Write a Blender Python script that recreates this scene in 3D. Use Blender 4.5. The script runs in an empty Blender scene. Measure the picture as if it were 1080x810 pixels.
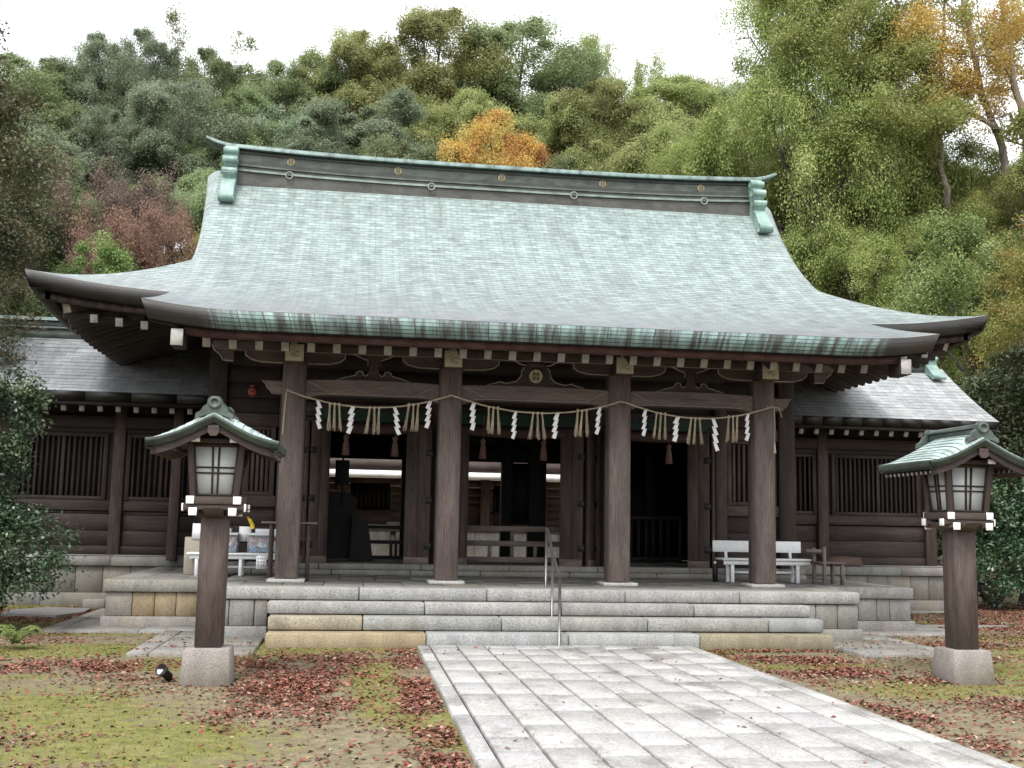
import bpy, math, random
import numpy as np
from mathutils import Matrix, Vector
R = math.radians
C = bpy.context.scene.collection
SC = bpy.context.scene

# ------------------------------------------------------------------ camera
cam_d = bpy.data.cameras.new('camera'); cam = bpy.data.objects.new('camera', cam_d); C.objects.link(cam)
cam_d.sensor_width = 36; cam_d.lens = 1151.55 / 1080 * 36; cam_d.clip_start = 0.1; cam_d.clip_end = 2000
_p, _y, _r = R(7.311), R(8.085), R(1.0645)
_f = Vector((math.sin(_y) * math.cos(_p), math.cos(_y) * math.cos(_p), math.sin(_p)))
_ri = Vector((math.cos(_y), -math.sin(_y), 0)); _u = _ri.cross(_f)
_rr = _ri * math.cos(_r) + _u * math.sin(_r); _uu = -_ri * math.sin(_r) + _u * math.cos(_r)
M = Matrix((_rr, _uu, -_f)).transposed().to_4x4(); M.translation = Vector((-2.937, -15.647, 1.75))
cam.matrix_world = M
SC.camera = cam

# ------------------------------------------------------------------ light
SUN_EL, SUN_AZ = 58, 205           # azimuth clockwise from +Y; the sun is behind the camera, a little left
w = bpy.data.worlds.new('World'); SC.world = w; w.use_nodes = True
nt = w.node_tree; nt.nodes.clear()
sky = nt.nodes.new('ShaderNodeTexSky'); sky.sky_type = 'NISHITA'; sky.sun_disc = False
sky.sun_elevation = R(SUN_EL); sky.sun_rotation = R(SUN_AZ); sky.air_density = 1.0; sky.dust_density = 6.0; sky.ozone_density = 1.0
hsv = nt.nodes.new('ShaderNodeHueSaturation'); hsv.inputs['Saturation'].default_value = 0.12; hsv.inputs['Value'].default_value = 1.0
mixw = nt.nodes.new('ShaderNodeMix'); mixw.data_type = 'RGBA'; mixw.inputs[0].default_value = 0.6
mixw.inputs[7].default_value = (8.6, 8.9, 9.2, 1)      # the even cloud layer
bg = nt.nodes.new('ShaderNodeBackground'); bg.inputs['Strength'].default_value = 0.15
wo = nt.nodes.new('ShaderNodeOutputWorld')
nt.links.new(sky.outputs[0], hsv.inputs['Color']); nt.links.new(hsv.outputs[0], mixw.inputs[6])
nt.links.new(mixw.outputs[2], bg.inputs['Color']); nt.links.new(bg.outputs[0], wo.inputs['Surface'])
sun_d = bpy.data.lights.new('sun', 'SUN'); sun_d.energy = 1.5; sun_d.angle = R(16); sun_d.color = (1, .96, .9)
sun = bpy.data.objects.new('sun', sun_d); C.objects.link(sun)
_sd = Vector((math.sin(R(SUN_AZ)) * math.cos(R(SUN_EL)), math.cos(R(SUN_AZ)) * math.cos(R(SUN_EL)), math.sin(R(SUN_EL))))
sun.rotation_euler = _sd.to_track_quat('Z', 'Y').to_euler(); sun.location = (-20, -30, 40)
SC.view_settings.view_transform = 'Standard'; SC.view_settings.look = 'None'
SC.view_settings.exposure = 0.95; SC.view_settings.gamma = 1; SC.view_settings.use_curve_mapping = False
SC.cycles.max_bounces = 6; SC.cycles.diffuse_bounces = 3; SC.cycles.glossy_bounces = 2
SC.cycles.transmission_bounces = 3; SC.cycles.transparent_max_bounces = 6
SC.cycles.use_denoising = True
SC.cycles.caustics_reflective = False; SC.cycles.caustics_refractive = False

# ------------------------------------------------------------------ materials
def nodes_of(name):
    m = bpy.data.materials.new(name); m.use_nodes = True
    t = m.node_tree; b = t.nodes['Principled BSDF']
    return m, t, b
def N(t, kind, **kw):
    n = t.nodes.new('ShaderNode' + kind)
    for k, v in kw.items():
        if hasattr(n, k): setattr(n, k, v)
    return n
def ramp(t, fac, stops):
    n = N(t, 'ValToRGB'); e = n.color_ramp.elements
    while len(e) < len(stops): e.new(0.5)
    for i, (p, c) in enumerate(stops):
        e[i].position = p; e[i].color = (c[0], c[1], c[2], 1) if hasattr(c, '__len__') else (c, c, c, 1)
    t.links.new(fac, n.inputs[0]); return n.outputs[0]
def noise(t, vec, scale, detail=4, rough=.55):
    n = N(t, 'TexNoise'); n.inputs['Scale'].default_value = scale; n.inputs['Detail'].default_value = detail
    n.inputs['Roughness'].default_value = rough
    if vec is not None: t.links.new(vec, n.inputs['Vector'])
    return n.outputs['Fac']
def mix(t, fac, a, b, mode='MIX'):
    n = N(t, 'Mix', data_type='RGBA', blend_type=mode)
    for i, v in ((0, fac), (6, a), (7, b)):
        if hasattr(v, 'is_linked'): t.links.new(v, n.inputs[i])
        elif i == 0: n.inputs[0].default_value = v
        else: n.inputs[i].default_value = (v[0], v[1], v[2], 1)
    return n.outputs[2]
def mapping(t, src, scale):
    n = N(t, 'Mapping'); n.inputs['Scale'].default_value = scale; t.links.new(src, n.inputs['Vector']); return n.outputs[0]
def tinted(t, col):
    a = N(t, 'Attribute'); a.attribute_name = 'tint'
    return mix(t, 1.0, col, a.outputs['Color'], 'MULTIPLY')
def bump(t, b, h, strength=.3, dist=.01):
    n = N(t, 'Bump'); n.inputs['Strength'].default_value = strength; n.inputs['Distance'].default_value = dist
    t.links.new(h, n.inputs['Height']); t.links.new(n.outputs[0], b.inputs['Normal'])

def mat_wood(name, c1, c2, c3=None, rough=.7, gx=1.0, gy=20, sun_grey=0.35, grey=(.2, .17, .155)):
    m, t, b = nodes_of(name)
    tc = N(t, 'TexCoord'); uv = tc.outputs['UV']
    g = noise(t, mapping(t, uv, (gx, gy, 1)), 3.0, 6, .65)
    col = ramp(t, g, [(.3, c1), (.52, c2), (.75, c3 or c2)])
    bl = noise(t, mapping(t, uv, (.5, 2.5, 1)), 2.0, 5, .6)
    col = mix(t, ramp(t, bl, [(.42, 0), (.75, sun_grey)]), col, grey)
    fine = noise(t, mapping(t, uv, (3, 90, 1)), 3.0, 3, .6)
    col = mix(t, 1.0, col, ramp(t, fine, [(.32, .68), (.55, 1.08)]), 'MULTIPLY')
    crack = noise(t, mapping(t, uv, (.45, 16, 1)), 3.3, 2, .5)
    col = mix(t, 1.0, col, ramp(t, crack, [(.30, .3), (.345, 1.0)]), 'MULTIPLY')
    pale = noise(t, mapping(t, uv, (.8, 4, 1)), 1.1, 6, .7)
    col = mix(t, 1.0, col, ramp(t, pale, [(.32, .7), (.66, 1.22)]), 'MULTIPLY')
    t.links.new(tinted(t, col), b.inputs['Base Color'])
    b.inputs['Roughness'].default_value = rough; b.inputs['Specular IOR Level'].default_value = .3
    bump(t, b, g, .35, .006); return m
def mat_stone(name, c1, c2, stain=(.2, .16, .1), stain_amt=.35, speck=.5, scale=1.0, rough=.8):
    m, t, b = nodes_of(name)
    tc = N(t, 'TexCoord'); ob = tc.outputs['Object']
    s1 = noise(t, ob, 55 * scale, 3, .7); s2 = noise(t, ob, 130 * scale, 2, .6)
    col = ramp(t, s1, [(.32, tuple(x * (1 - speck) for x in c1)), (.47, c1), (.62, c2)])
    col = mix(t, 1.0, col, ramp(t, s2, [(.33, 1 - speck * .9), (.5, 1.0)]), 'MULTIPLY')
    bl = noise(t, ob, 1.1, 6, .65)
    col = mix(t, ramp(t, bl, [(.45, 0), (.75, stain_amt)]), col, stain)
    bl2 = noise(t, mapping(t, ob, (1, 1, .35)), 3.7, 5, .7)
    col = mix(t, 1.0, col, ramp(t, bl2, [(.3, .74), (.6, 1.08)]), 'MULTIPLY')
    t.links.new(tinted(t, col), b.inputs['Base Color']); b.inputs['Roughness'].default_value = rough
    b.inputs['Specular IOR Level'].default_value = .25
    bump(t, b, s1, .35, .004); return m
def mat_plain(name, c, rough=.6, metal=0, var=.15, nscale=6, spec=.4):
    m, t, b = nodes_of(name)
    tc = N(t, 'TexCoord'); n = noise(t, tc.outputs['Object'], nscale, 5, .65)
    lo = tuple(x * (1 - var) for x in c); hi = tuple(min(1, x * (1 + var)) for x in c)
    t.links.new(tinted(t, ramp(t, n, [(.3, lo), (.7, hi)])), b.inputs['Base Color'])
    b.inputs['Roughness'].default_value = rough; b.inputs['Metallic'].default_value = metal
    b.inputs['Specular IOR Level'].default_value = spec; return m

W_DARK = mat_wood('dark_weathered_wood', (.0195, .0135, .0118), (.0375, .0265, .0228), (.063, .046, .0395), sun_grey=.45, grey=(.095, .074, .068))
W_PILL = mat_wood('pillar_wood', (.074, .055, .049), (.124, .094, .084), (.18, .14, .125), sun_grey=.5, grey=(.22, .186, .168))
W_MID = mat_wood('brown_wood', (.0305, .021, .018), (.0625, .0435, .037), (.10, .073, .062), sun_grey=.5, grey=(.145, .113, .103))
W_RED = mat_wood('red_brown_board', (.035, .014, .012), (.055, .021, .018), (.07, .029, .024), sun_grey=.15)
W_BLACK = mat_wood('near_black_wood', (.008, .007, .008), (.013, .011, .012), (.02, .016, .017), sun_grey=.1, grey=(.03, .026, .027))  # near black; on the soffit it puts the eave shade into the colour
PAINT_END = mat_plain('greyed_white_paint', (.33, .32, .305), .7, var=.25, nscale=9)
EDGE_LINE = mat_plain('pale_worn_paint', (.27, .235, .21), .7, var=.3, nscale=14)
WHITE_CAP = mat_plain('white_metal_cap', (.82, .82, .8), .45)
GRANITE = mat_stone('grey_granite', (.27, .268, .26), (.36, .355, .345), (.19, .165, .12), .4, .42)
GRANITE_OLD = mat_stone('old_granite_panel', (.225, .22, .205), (.295, .288, .27), (.2, .15, .085), .55, .38)
GRANITE_SLAB = mat_stone('paving_granite', (.29, .285, .28), (.38, .37, .36), (.22, .2, .17), .3, .36)
STONE_DARK = mat_stone('dark_joint_stone', (.06, .055, .05), (.09, .085, .075), (.04, .05, .02), .5, .3)
STONE_PINK = mat_stone('pinkish_base_stone', (.23, .205, .19), (.29, .26, .24), (.15, .135, .085), .6, .35)
IRON = mat_plain('black_iron', (.02, .018, .018), .5, .4)
STEEL = mat_plain('steel_tube', (.2, .195, .195), .42, .85, .1)
DARK_IN = mat_plain('dark_recess', (.012, .012, .015), .9)
PAPER = mat_plain('white_paper', (.85, .85, .86), .8, var=.03)
STRAW = mat_plain('dry_straw', (.44, .37, .27), .85, var=.3, nscale=30)
ROPE = mat_plain('straw_rope', (.36, .31, .23), .85, var=.3, nscale=60)
GOLD = mat_plain('dull_gilt', (.36, .31, .2), .45, .2, var=.2, nscale=20)
CREAM = mat_plain('aged_cream_paint', (.42, .38, .3), .7, var=.3, nscale=25)
INK = mat_plain('black_ink', (.015, .015, .018), .7)

def mat_copper(name, c_lo, c_hi, dark, streak=(14, 1.2), dark_amt=.5, rough=.5):
    m, t, b = nodes_of(name)
    tc = N(t, 'TexCoord'); ob = tc.outputs['Object']
    n1 = noise(t, ob, 3.5, 6, .65); col = ramp(t, n1, [(.32, c_lo), (.65, c_hi)])
    n2 = noise(t, mapping(t, ob, (streak[0], streak[0], streak[1])), 1.0, 5, .6)
    col = mix(t, ramp(t, n2, [(.46, 0), (.66, dark_amt)]), col, dark)
    n3 = noise(t, ob, 40, 3, .6); col = mix(t, 1.0, col, ramp(t, n3, [(.3, .85), (.7, 1.1)]), 'MULTIPLY')
    t.links.new(tinted(t, col), b.inputs['Base Color']); b.inputs['Roughness'].default_value = rough
    bump(t, b, n1, .2, .01); return m
COPPER_ORN = mat_copper('verdigris_ornament', (.17, .265, .24), (.26, .375, .335), (.07, .105, .095), (6, 1.5), .45)
COPPER_RIDGE = mat_copper('ridge_copper', (.065, .08, .074), (.125, .155, .142), (.03, .03, .029), (2.2, 8), .7)
COPPER_CAP = mat_copper('ridge_cap_copper', (.10, .155, .142), (.17, .25, .23), (.035, .04, .04), (5, 1.2), .85)
COPPER_BROWN = mat_copper('brown_copper_edge', (.013, .0115, .0105), (.027, .0235, .021), (.006, .0055, .005), (1.2, 55), .9)
COPPER_LANT = mat_copper('lantern_roof_edge', (.036, .048, .042), (.085, .115, .10), (.024, .026, .023), (3, 10), .7)

def mat_roof(name, top, low, dark, orange=True, bw=.225, bh=.12, v_mid=7.0):
    """patinated copper shingles; UV in metres (u along the eave, v up the slope)"""
    m, t, b = nodes_of(name)
    tc = N(t, 'TexCoord'); uv = tc.outputs['UV']
    br = N(t, 'TexBrick'); br.inputs['Scale'].default_value = 1; br.inputs['Brick Width'].default_value = bw
    br.inputs['Row Height'].default_value = bh; br.inputs['Mortar Size'].default_value = .005; br.inputs['Mortar Smooth'].default_value = .4
    br.inputs['Color1'].default_value = (.82, .82, .83, 1); br.inputs['Color2'].default_value = (1.14, 1.14, 1.13, 1)
    br.inputs['Mortar'].default_value = (.3, .32, .33, 1); br.offset = .5
    t.links.new(uv, br.inputs['Vector'])
    sep = N(t, 'SeparateXYZ'); t.links.new(uv, sep.inputs[0])
    vr = N(t, 'MapRange'); vr.inputs['From Min'].default_value = 1.2; vr.inputs['From Max'].default_value = v_mid
    t.links.new(sep.outputs['Y'], vr.inputs['Value'])
    n1 = noise(t, mapping(t, uv, (1, .45, 1)), .9, 6, .65)
    add = N(t, 'Math', operation='ADD'); t.links.new(vr.outputs[0], add.inputs[0])
    sub = N(t, 'Math', operation='MULTIPLY_ADD'); t.links.new(n1, sub.inputs[0]); sub.inputs[1].default_value = 1.1; sub.inputs[2].default_value = -.55
    t.links.new(sub.outputs[0], add.inputs[1])
    col = ramp(t, add.outputs[0], [(.1, low), (.8, top)])
    n2 = noise(t, mapping(t, uv, (.9, 2.2, 1)), 2.6, 6, .72)
    col = mix(t, ramp(t, n2, [(.50, 0), (.70, .75)]), col, dark)
    n4 = noise(t, mapping(t, uv, (5.5, .5, 1)), 1.0, 5, .6)
    col = mix(t, 1.0, col, ramp(t, n4, [(.35, .80), (.65, 1.08)]), 'MULTIPLY')
    n6 = noise(t, mapping(t, uv, (3.2, 7.5, 1)), 1.3, 5, .75)      # blotches a few plates wide
    col = mix(t, 1.0, col, ramp(t, n6, [(.36, .74), (.56, 1.06)]), 'MULTIPLY')
    n7 = noise(t, mapping(t, uv, (1.6, .22, 1)), 1.0, 4, .7)       # run-off streaks down the slope
    col = mix(t, ramp(t, n7, [(.56, 0), (.70, .4)]), col, dark)
    if orange:   # blue and orange moire painted into the colour of the lowest courses
        b2 = N(t, 'TexBrick'); b2.inputs['Scale'].default_value = 1; b2.inputs['Brick Width'].default_value = bw; b2.inputs['Row Height'].default_value = bh
        b2.inputs['Mortar Size'].default_value = 0; b2.inputs['Color1'].default_value = (.17, .23, .36, 1); b2.inputs['Color2'].default_value = (.36, .21, .16, 1); b2.offset = .5
        b2.inputs['Mortar'].default_value = (.22, .22, .25, 1); t.links.new(uv, b2.inputs['Vector'])
        lo = N(t, 'MapRange'); lo.inputs['From Min'].default_value = 1.7; lo.inputs['From Max'].default_value = .3
        lo.inputs['To Max'].default_value = 1; t.links.new(sep.outputs['Y'], lo.inputs['Value'])
        n5 = noise(t, mapping(t, uv, (.5, .7, 1)), 1.6, 4, .6)
        mu = N(t, 'Math', operation='MULTIPLY'); t.links.new(lo.outputs[0], mu.inputs[0]); t.links.new(ramp(t, n5, [(.35, 0), (.62, .42)]), mu.inputs[1])
        col = mix(t, mu.outputs[0], col, b2.outputs['Color'])
    col = mix(t, 1.0, col, br.outputs['Color'], 'MULTIPLY')
    t.links.new(col, b.inputs['Base Color'])
    b.inputs['Roughness'].default_value = .42; b.inputs['Specular IOR Level'].default_value = .5
    bump(t, b, br.outputs['Fac'], -.25, .01) if False else None
    return m
ROOF = mat_roof('verdigris_shingles', (.245, .305, .294), (.236, .272, .272), (.110, .113, .11))
ROOF_WING = mat_roof('grey_shingles', (.36, .385, .385), (.345, .352, .365), (.17, .17, .175), False, .34, .2, 3.0)
ROOF_LANT = mat_roof('lantern_shingles', (.36, .45, .43), (.34, .41, .395), (.2, .24, .23), False, .2, .1, 1)
COURSE = mat_plain('shingle_butt', (.125, .142, .152), .7, var=.3)

def mat_eave():
    """the stepped copper edge of the porch eave: turquoise plates with dark run marks. UV metres."""
    m, t, b = nodes_of('striped_copper_eave')
    tc = N(t, 'TexCoord'); uv = tc.outputs['UV']
    br = N(t, 'TexBrick'); br.inputs['Scale'].default_value = 1; br.inputs['Brick Width'].default_value = .36; br.inputs['Row Height'].default_value = .062
    br.inputs['Mortar Size'].default_value = .008; br.inputs['Color1'].default_value = (.8, .8, .8, 1); br.inputs['Color2'].default_value = (1.15, 1.15, 1.15, 1)
    br.inputs['Mortar'].default_value = (.28, .26, .25, 1); br.offset = 0.0; t.links.new(uv, br.inputs['Vector'])
    n1 = noise(t, mapping(t, uv, (1, 1, 1)), 2.2, 5, .6)
    col = ramp(t, n1, [(.3, (.13, .21, .20)), (.7, (.24, .345, .33))])
    n2 = noise(t, mapping(t, uv, (5.5, .6, 1)), 1.0, 5, .7)
    col = mix(t, ramp(t, n2, [(.42, 0), (.58, .92)]), col, (.04, .037, .034))
    sep = N(t, 'SeparateXYZ'); t.links.new(uv, sep.inputs[0])
    ab = N(t, 'Math', operation='ABSOLUTE'); t.links.new(sep.outputs['X'], ab.inputs[0])
    en = N(t, 'MapRange'); en.inputs['From Min'].default_value = 4.85; en.inputs['From Max'].default_value = 5.25; t.links.new(ab.outputs[0], en.inputs['Value'])
    col = mix(t, 1.0, col, br.outputs['Color'], 'MULTIPLY')
    lay = noise(t, mapping(t, uv, (.6, 26, 1)), 1.0, 3, .6)
    col = mix(t, en.outputs[0], col, ramp(t, lay, [(.35, (.012, .0105, .0095)), (.65, (.034, .03, .0265))]))
    t.links.new(col, b.inputs['Base Color']); b.inputs['Roughness'].default_value = .55
    return m
EAVE = mat_eave()

# ------------------------------------------------------------------ mesh builder
rnd = random.Random(7)
class MB:
    def __init__(s): s.v = []; s.f = []; s.uv = []; s.c = []; s.m = []
    def face(s, pts, uv=None, tint=(1, 1, 1), mat=0):
        k = len(s.v); s.v.extend([tuple(p) for p in pts]); s.f.append(tuple(range(k, k + len(pts))))
        s.uv.append(uv or [(0, 0)] * len(pts)); s.c.append(tint); s.m.append(mat)
    def hexa(s, P, tint=None, mat=0, mats=None, along=None):
        """P: 8 corners, bottom ring 0-3 then top ring 4-7 (ccw seen from above)"""
        P = [Vector(p) for p in P]; k = len(s.v); s.v.extend([tuple(p) for p in P])
        t = tint if tint is not None else (1, 1, 1)
        if not hasattr(t, '__len__'): t = (t, t, t)
        ex, ey, ez = (P[1] - P[0]).length, (P[3] - P[0]).length, (P[4] - P[0]).length
        ax = along if along is not None else max(((ex, 0), (ey, 1), (ez, 2)))[1]
        ou, ov = rnd.uniform(0, 50), rnd.uniform(0, 50)
        loc = [(0, 0, 0), (ex, 0, 0), (ex, ey, 0), (0, ey, 0), (0, 0, ez), (ex, 0, ez), (ex, ey, ez), (0, ey, ez)]
        for i, q in enumerate(((3, 2, 1, 0), (4, 5, 6, 7), (0, 1, 5, 4), (1, 2, 6, 5), (2, 3, 7, 6), (3, 0, 4, 7))):
            s.f.append(tuple(k + j for j in q))
            nax = (2, 2, 1, 0, 1, 0)[i]
            oth = [a for a in (0, 1, 2) if a not in (ax, nax)]
            if ax == nax: ua, va = oth[0], oth[1]
            else: ua, va = ax, oth[0]
            s.uv.append([(loc[j][ua] + ou, loc[j][va] + ov + nax * 3.3) for j in q]); s.c.append(t)
            s.m.append(mats[i] if mats else mat)
    def box(s, x0, x1, y0, y1, z0, z1, tint=None, mat=0, mats=None, along=None):
        s.hexa([(x0, y0, z0), (x1, y0, z0), (x1, y1, z0), (x0, y1, z0), (x0, y0, z1), (x1, y0, z1), (x1, y1, z1), (x0, y1, z1)], tint, mat, mats, along)
    def beam(s, p0, p1, w, h, tint=None, mat=0, end_mat=None, up=(0, 0, 1)):
        p0, p1 = Vector(p0), Vector(p1); d = (p1 - p0).normalized(); u = Vector(up)
        if abs(d.dot(u)) > .98: u = Vector((0, 1, 0))
        sd = d.cross(u).normalized(); up2 = sd.cross(d).normalized()
        a, b = sd * w / 2, up2 * h / 2
        P = [p0 + a - b, p1 + a - b, p1 - a - b, p0 - a - b, p0 + a + b, p1 + a + b, p1 - a + b, p0 - a + b]
        ms = None
        if end_mat is not None: ms = [mat, mat, mat, end_mat, mat, end_mat]
        s.hexa(P, tint, mat, ms, 0)
    def prism(s, poly, fn, tint=(1, 1, 1), mat=0, d=(0, 1), side_mat=None):
        """poly: 2D outline; fn(a, b, depth) -> 3D; d: depth range"""
        n = len(poly); A = [fn(a, b, d[0]) for a, b in poly]; B = [fn(a, b, d[1]) for a, b in poly]
        o = rnd.uniform(0, 30)
        uvp = [(a + o, b + o) for a, b in poly]
        s.face(A, uvp, tint, mat); s.face(B[::-1], uvp[::-1], tint, mat)
        L = 0; sm = mat if side_mat is None else side_mat
        for i in range(n):
            j = (i + 1) % n; l = math.hypot(poly[j][0] - poly[i][0], poly[j][1] - poly[i][1])
            s.face([A[i], B[i], B[j], A[j]], [(L + o, 0), (L + o, d[1] - d[0]), (L + l + o, d[1] - d[0]), (L + l + o, 0)], tint, sm); L += l
    def tube(s, pts, r, n=8, tint=(1, 1, 1), mat=0, cap=True):
        pts = [Vector(p) for p in pts]; rs = r if hasattr(r, '__len__') else [r] * len(pts)
        rings = []; ref = Vector((0.3, 0.2, 1)).normalized(); k0 = len(s.v); Ls = [0]
        for i, p in enumerate(pts):
            d = (pts[min(i + 1, len(pts) - 1)] - pts[max(i - 1, 0)]).normalized()
            a = d.cross(ref)
            if a.length < .05: a = d.cross(Vector((1, 0, 0)))
            a.normalize(); b = a.cross(d)
            if i: Ls.append(Ls[-1] + (p - pts[i - 1]).length)
            for q in range(n):
                th = 2 * math.pi * q / n; s.v.append(tuple(p + (a * math.cos(th) + b * math.sin(th)) * rs[i]))
        for i in range(len(pts) - 1):
            for q in range(n):
                q2 = (q + 1) % n
                s.f.append((k0 + i * n + q, k0 + (i + 1) * n + q, k0 + (i + 1) * n + q2, k0 + i * n + q2))
                c = 2 * math.pi * max(rs[i], .005)
                s.uv.append([(Ls[i], q / n * c), (Ls[i + 1], q / n * c), (Ls[i + 1], (q + 1) / n * c), (Ls[i], (q + 1) / n * c)]); s.c.append(tint); s.m.append(mat)
        if cap:
            for ring, fl in ((0, 1), (len(pts) - 1, 0)):
                idx = [k0 + ring * n + q for q in range(n)]
                s.f.append(tuple(idx if not fl else idx[::-1])); s.uv.append([(0, 0)] * n); s.c.append(tint); s.m.append(mat)
    def grid(s, P, UV, tint=(1, 1, 1), mat=0, flip=False):
        """P[i][j] shared-vertex sheet"""
        ni, nj = len(P), len(P[0]); k = len(s.v)
        for row in P: s.v.extend([tuple(p) for p in row])
        for i in range(ni - 1):
            for j in range(nj - 1):
                q = [(i, j), (i, j + 1), (i + 1, j + 1), (i + 1, j)]
                if flip: q = q[::-1]
                s.f.append(tuple(k + a * nj + b for a, b in q)); s.uv.append([UV[a][b] for a, b in q]); s.c.append(tint); s.m.append(mat)
    def lathe(s, prof, n=16, cx=0, cy=0, tint=(1, 1, 1), mat=0):
        P = [[(cx + r * math.cos(2 * math.pi * q / n), cy + r * math.sin(2 * math.pi * q / n), z) for q in range(n + 1)] for r, z in prof]
        s.grid(P, [[(q / n, z) for q in range(n + 1)] for r, z in prof], tint, mat)
    def build(s, name, mats, parent=None, bevel=0, smooth=False, origin=None):
        me = bpy.data.meshes.new(name); o = bpy.data.objects.new(name, me); C.objects.link(o)
        off = Vector((0, 0, 0))
        if parent is not None:
            q = parent
            while q is not None: off += q.location; q = q.parent
            o.parent = parent
        elif origin is not None: off = Vector(origin); o.location = off
        v = np.array(s.v, dtype=np.float32) - np.array(off, dtype=np.float32)
        me.vertices.add(len(v)); me.vertices.foreach_set('co', v.ravel())
        ln = np.array([len(f) for f in s.f], dtype=np.int32); li = np.concatenate([np.array(f, dtype=np.int32) for f in s.f])
        me.loops.add(len(li)); me.loops.foreach_set('vertex_index', li)
        me.polygons.add(len(ln)); st = np.concatenate([[0], np.cumsum(ln)[:-1]]).astype(np.int32)
        me.polygons.foreach_set('loop_start', st); me.polygons.foreach_set('loop_total', ln)
        me.polygons.foreach_set('material_index', np.array(s.m, dtype=np.int32))
        if smooth: me.polygons.foreach_set('use_smooth', np.ones(len(ln), dtype=bool))
        uvl = me.uv_layers.new(name='UVMap'); uvl.data.foreach_set('uv', np.array([c for f in s.uv for c in f], dtype=np.float32).ravel())
        ca = me.color_attributes.new('tint', 'FLOAT_COLOR', 'CORNER')
        cc = np.ones((len(li), 4), dtype=np.float32); cc[:, :3] = np.repeat(np.array(s.c, dtype=np.float32), ln, axis=0)
        ca.data.foreach_set('color', cc.ravel())
        for m in (mats if isinstance(mats, (list, tuple)) else [mats]): me.materials.append(m)
        me.update(); me.validate()
        if bevel:
            bm = o.modifiers.new('bevel', 'BEVEL'); bm.width = bevel; bm.segments = 1; bm.limit_method = 'ANGLE'; bm.angle_limit = R(50)
        return o
def tag(o, label=None, cat=None, group=None, kind=None):
    for k, v in (('label', label), ('category', cat), ('group', group), ('kind', kind)):
        if v: o[k] = v
    return o
def empty(name, loc=(0, 0, 0), label=None, cat=None, group=None, kind=None):
    o = bpy.data.objects.new(name, None); C.objects.link(o); o.location = loc; o.empty_display_size = .2
    return tag(o, label, cat, group, kind)
def copy_tree(o, loc=None, rotz=None, label=None):
    def rec(a, par):
        c = a.copy(); C.objects.link(c)
        if par is not None: c.parent = par
        for ch in a.children: rec(ch, c)
        return c
    r = rec(o, None)
    if loc is not None: r.location = loc
    if rotz is not None: r.rotation_euler = (0, 0, rotz)
    if label: r['label'] = label
    return r
def one(name, mats, parent, fn, bevel=0, smooth=False):
    b = MB(); fn(b); return b.build(name, mats, parent, bevel, smooth)
def tj(a=.85, b=1.15):
    g = rnd.uniform(a, b); return (g * rnd.uniform(.97, 1.03), g, g * rnd.uniform(.97, 1.03))

# ------------------------------------------------------------------ hall roof shape
YR, YM, XM, XP = 7.5, 2.3, 8.25, 6.0         # ridge, main eave, side eave, porch half width
def zf(y):
    u = y / 7.5; return 4.68 + 7.5 * (.26 * u + .041 * u * u + .2883 * u ** 3)
def clip(a, lo=0., hi=1.): return max(lo, min(hi, a))
def T(x, y):
    yy = y if y <= YR else 2 * YR - y
    ax = abs(x); z = zf(yy)
    if ax > XP: z = min(z, zf(YM + max(0, XM - ax)))
    z += .27 * clip((ax - 5.6) / 2.65) ** 2 * clip((5.6 - yy) / 3.3) ** 2
    if yy < YM and y < YR: z += .12 * clip((ax - 4.6) / 1.4) ** 2 * clip(1 - yy / YM)
    return z
_ys = np.linspace(0, 7.5, 1501); _zs = np.array([zf(a) for a in _ys])
_arc = np.concatenate([[0], np.cumsum(np.hypot(np.diff(_ys), np.diff(_zs)))])
ROW = .12
def y_of(v): return float(np.interp(v, _arc, _ys))
def v_of(y): return float(np.interp(y, _ys, _arc))
STEP = .004
def courses(b, cols, ylo, yhi, pos, uvf, step=STEP, row=ROW):
    """lapped shingle courses. cols: list of across coordinates; ylo/yhi(c): range of the run; pos(c, y): surface point"""
    v0 = v_of(min(ylo(c) for c in cols)); v1 = v_of(max(yhi(c) for c in cols))
    j = int(math.floor(v0 / row)); rows = []
    while j * row < v1 - 1e-6:
        rows.append((max(v0, j * row), min(v1, (j + 1) * row))); j += 1
    for va, vb in rows:
        ya, yb = y_of(va), y_of(vb); prev = None
        for c in cols:
            lo, hi = ylo(c), yhi(c)
            a, e = min(max(ya, lo), hi), min(max(yb, lo), hi)
            p, q = Vector(pos(c, a)), Vector(pos(c, e))
            cur = (p, p + Vector((0, 0, step)), q + Vector((0, 0, .001)), uvf(c, v_of(a)), uvf(c, v_of(e)), e - a)
            if prev is not None and (prev[5] > 1e-4 or cur[5] > 1e-4):
                b.face([prev[0], cur[0], cur[1], prev[1]], [(0, 0)] * 4, tj(), 1)
                b.face([prev[1], cur[1], cur[2], prev[2]], [prev[3], cur[3], cur[4], prev[4]])
            prev = cur
def lin(a, b, n): return [a + (b - a) * i / n for i in range(n + 1)]

hall = empty('worship_hall', (0, 5.5, .97), 'large dark timber shrine hall with a sweeping pale green copper roof and three open doorways', 'shrine hall')

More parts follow.
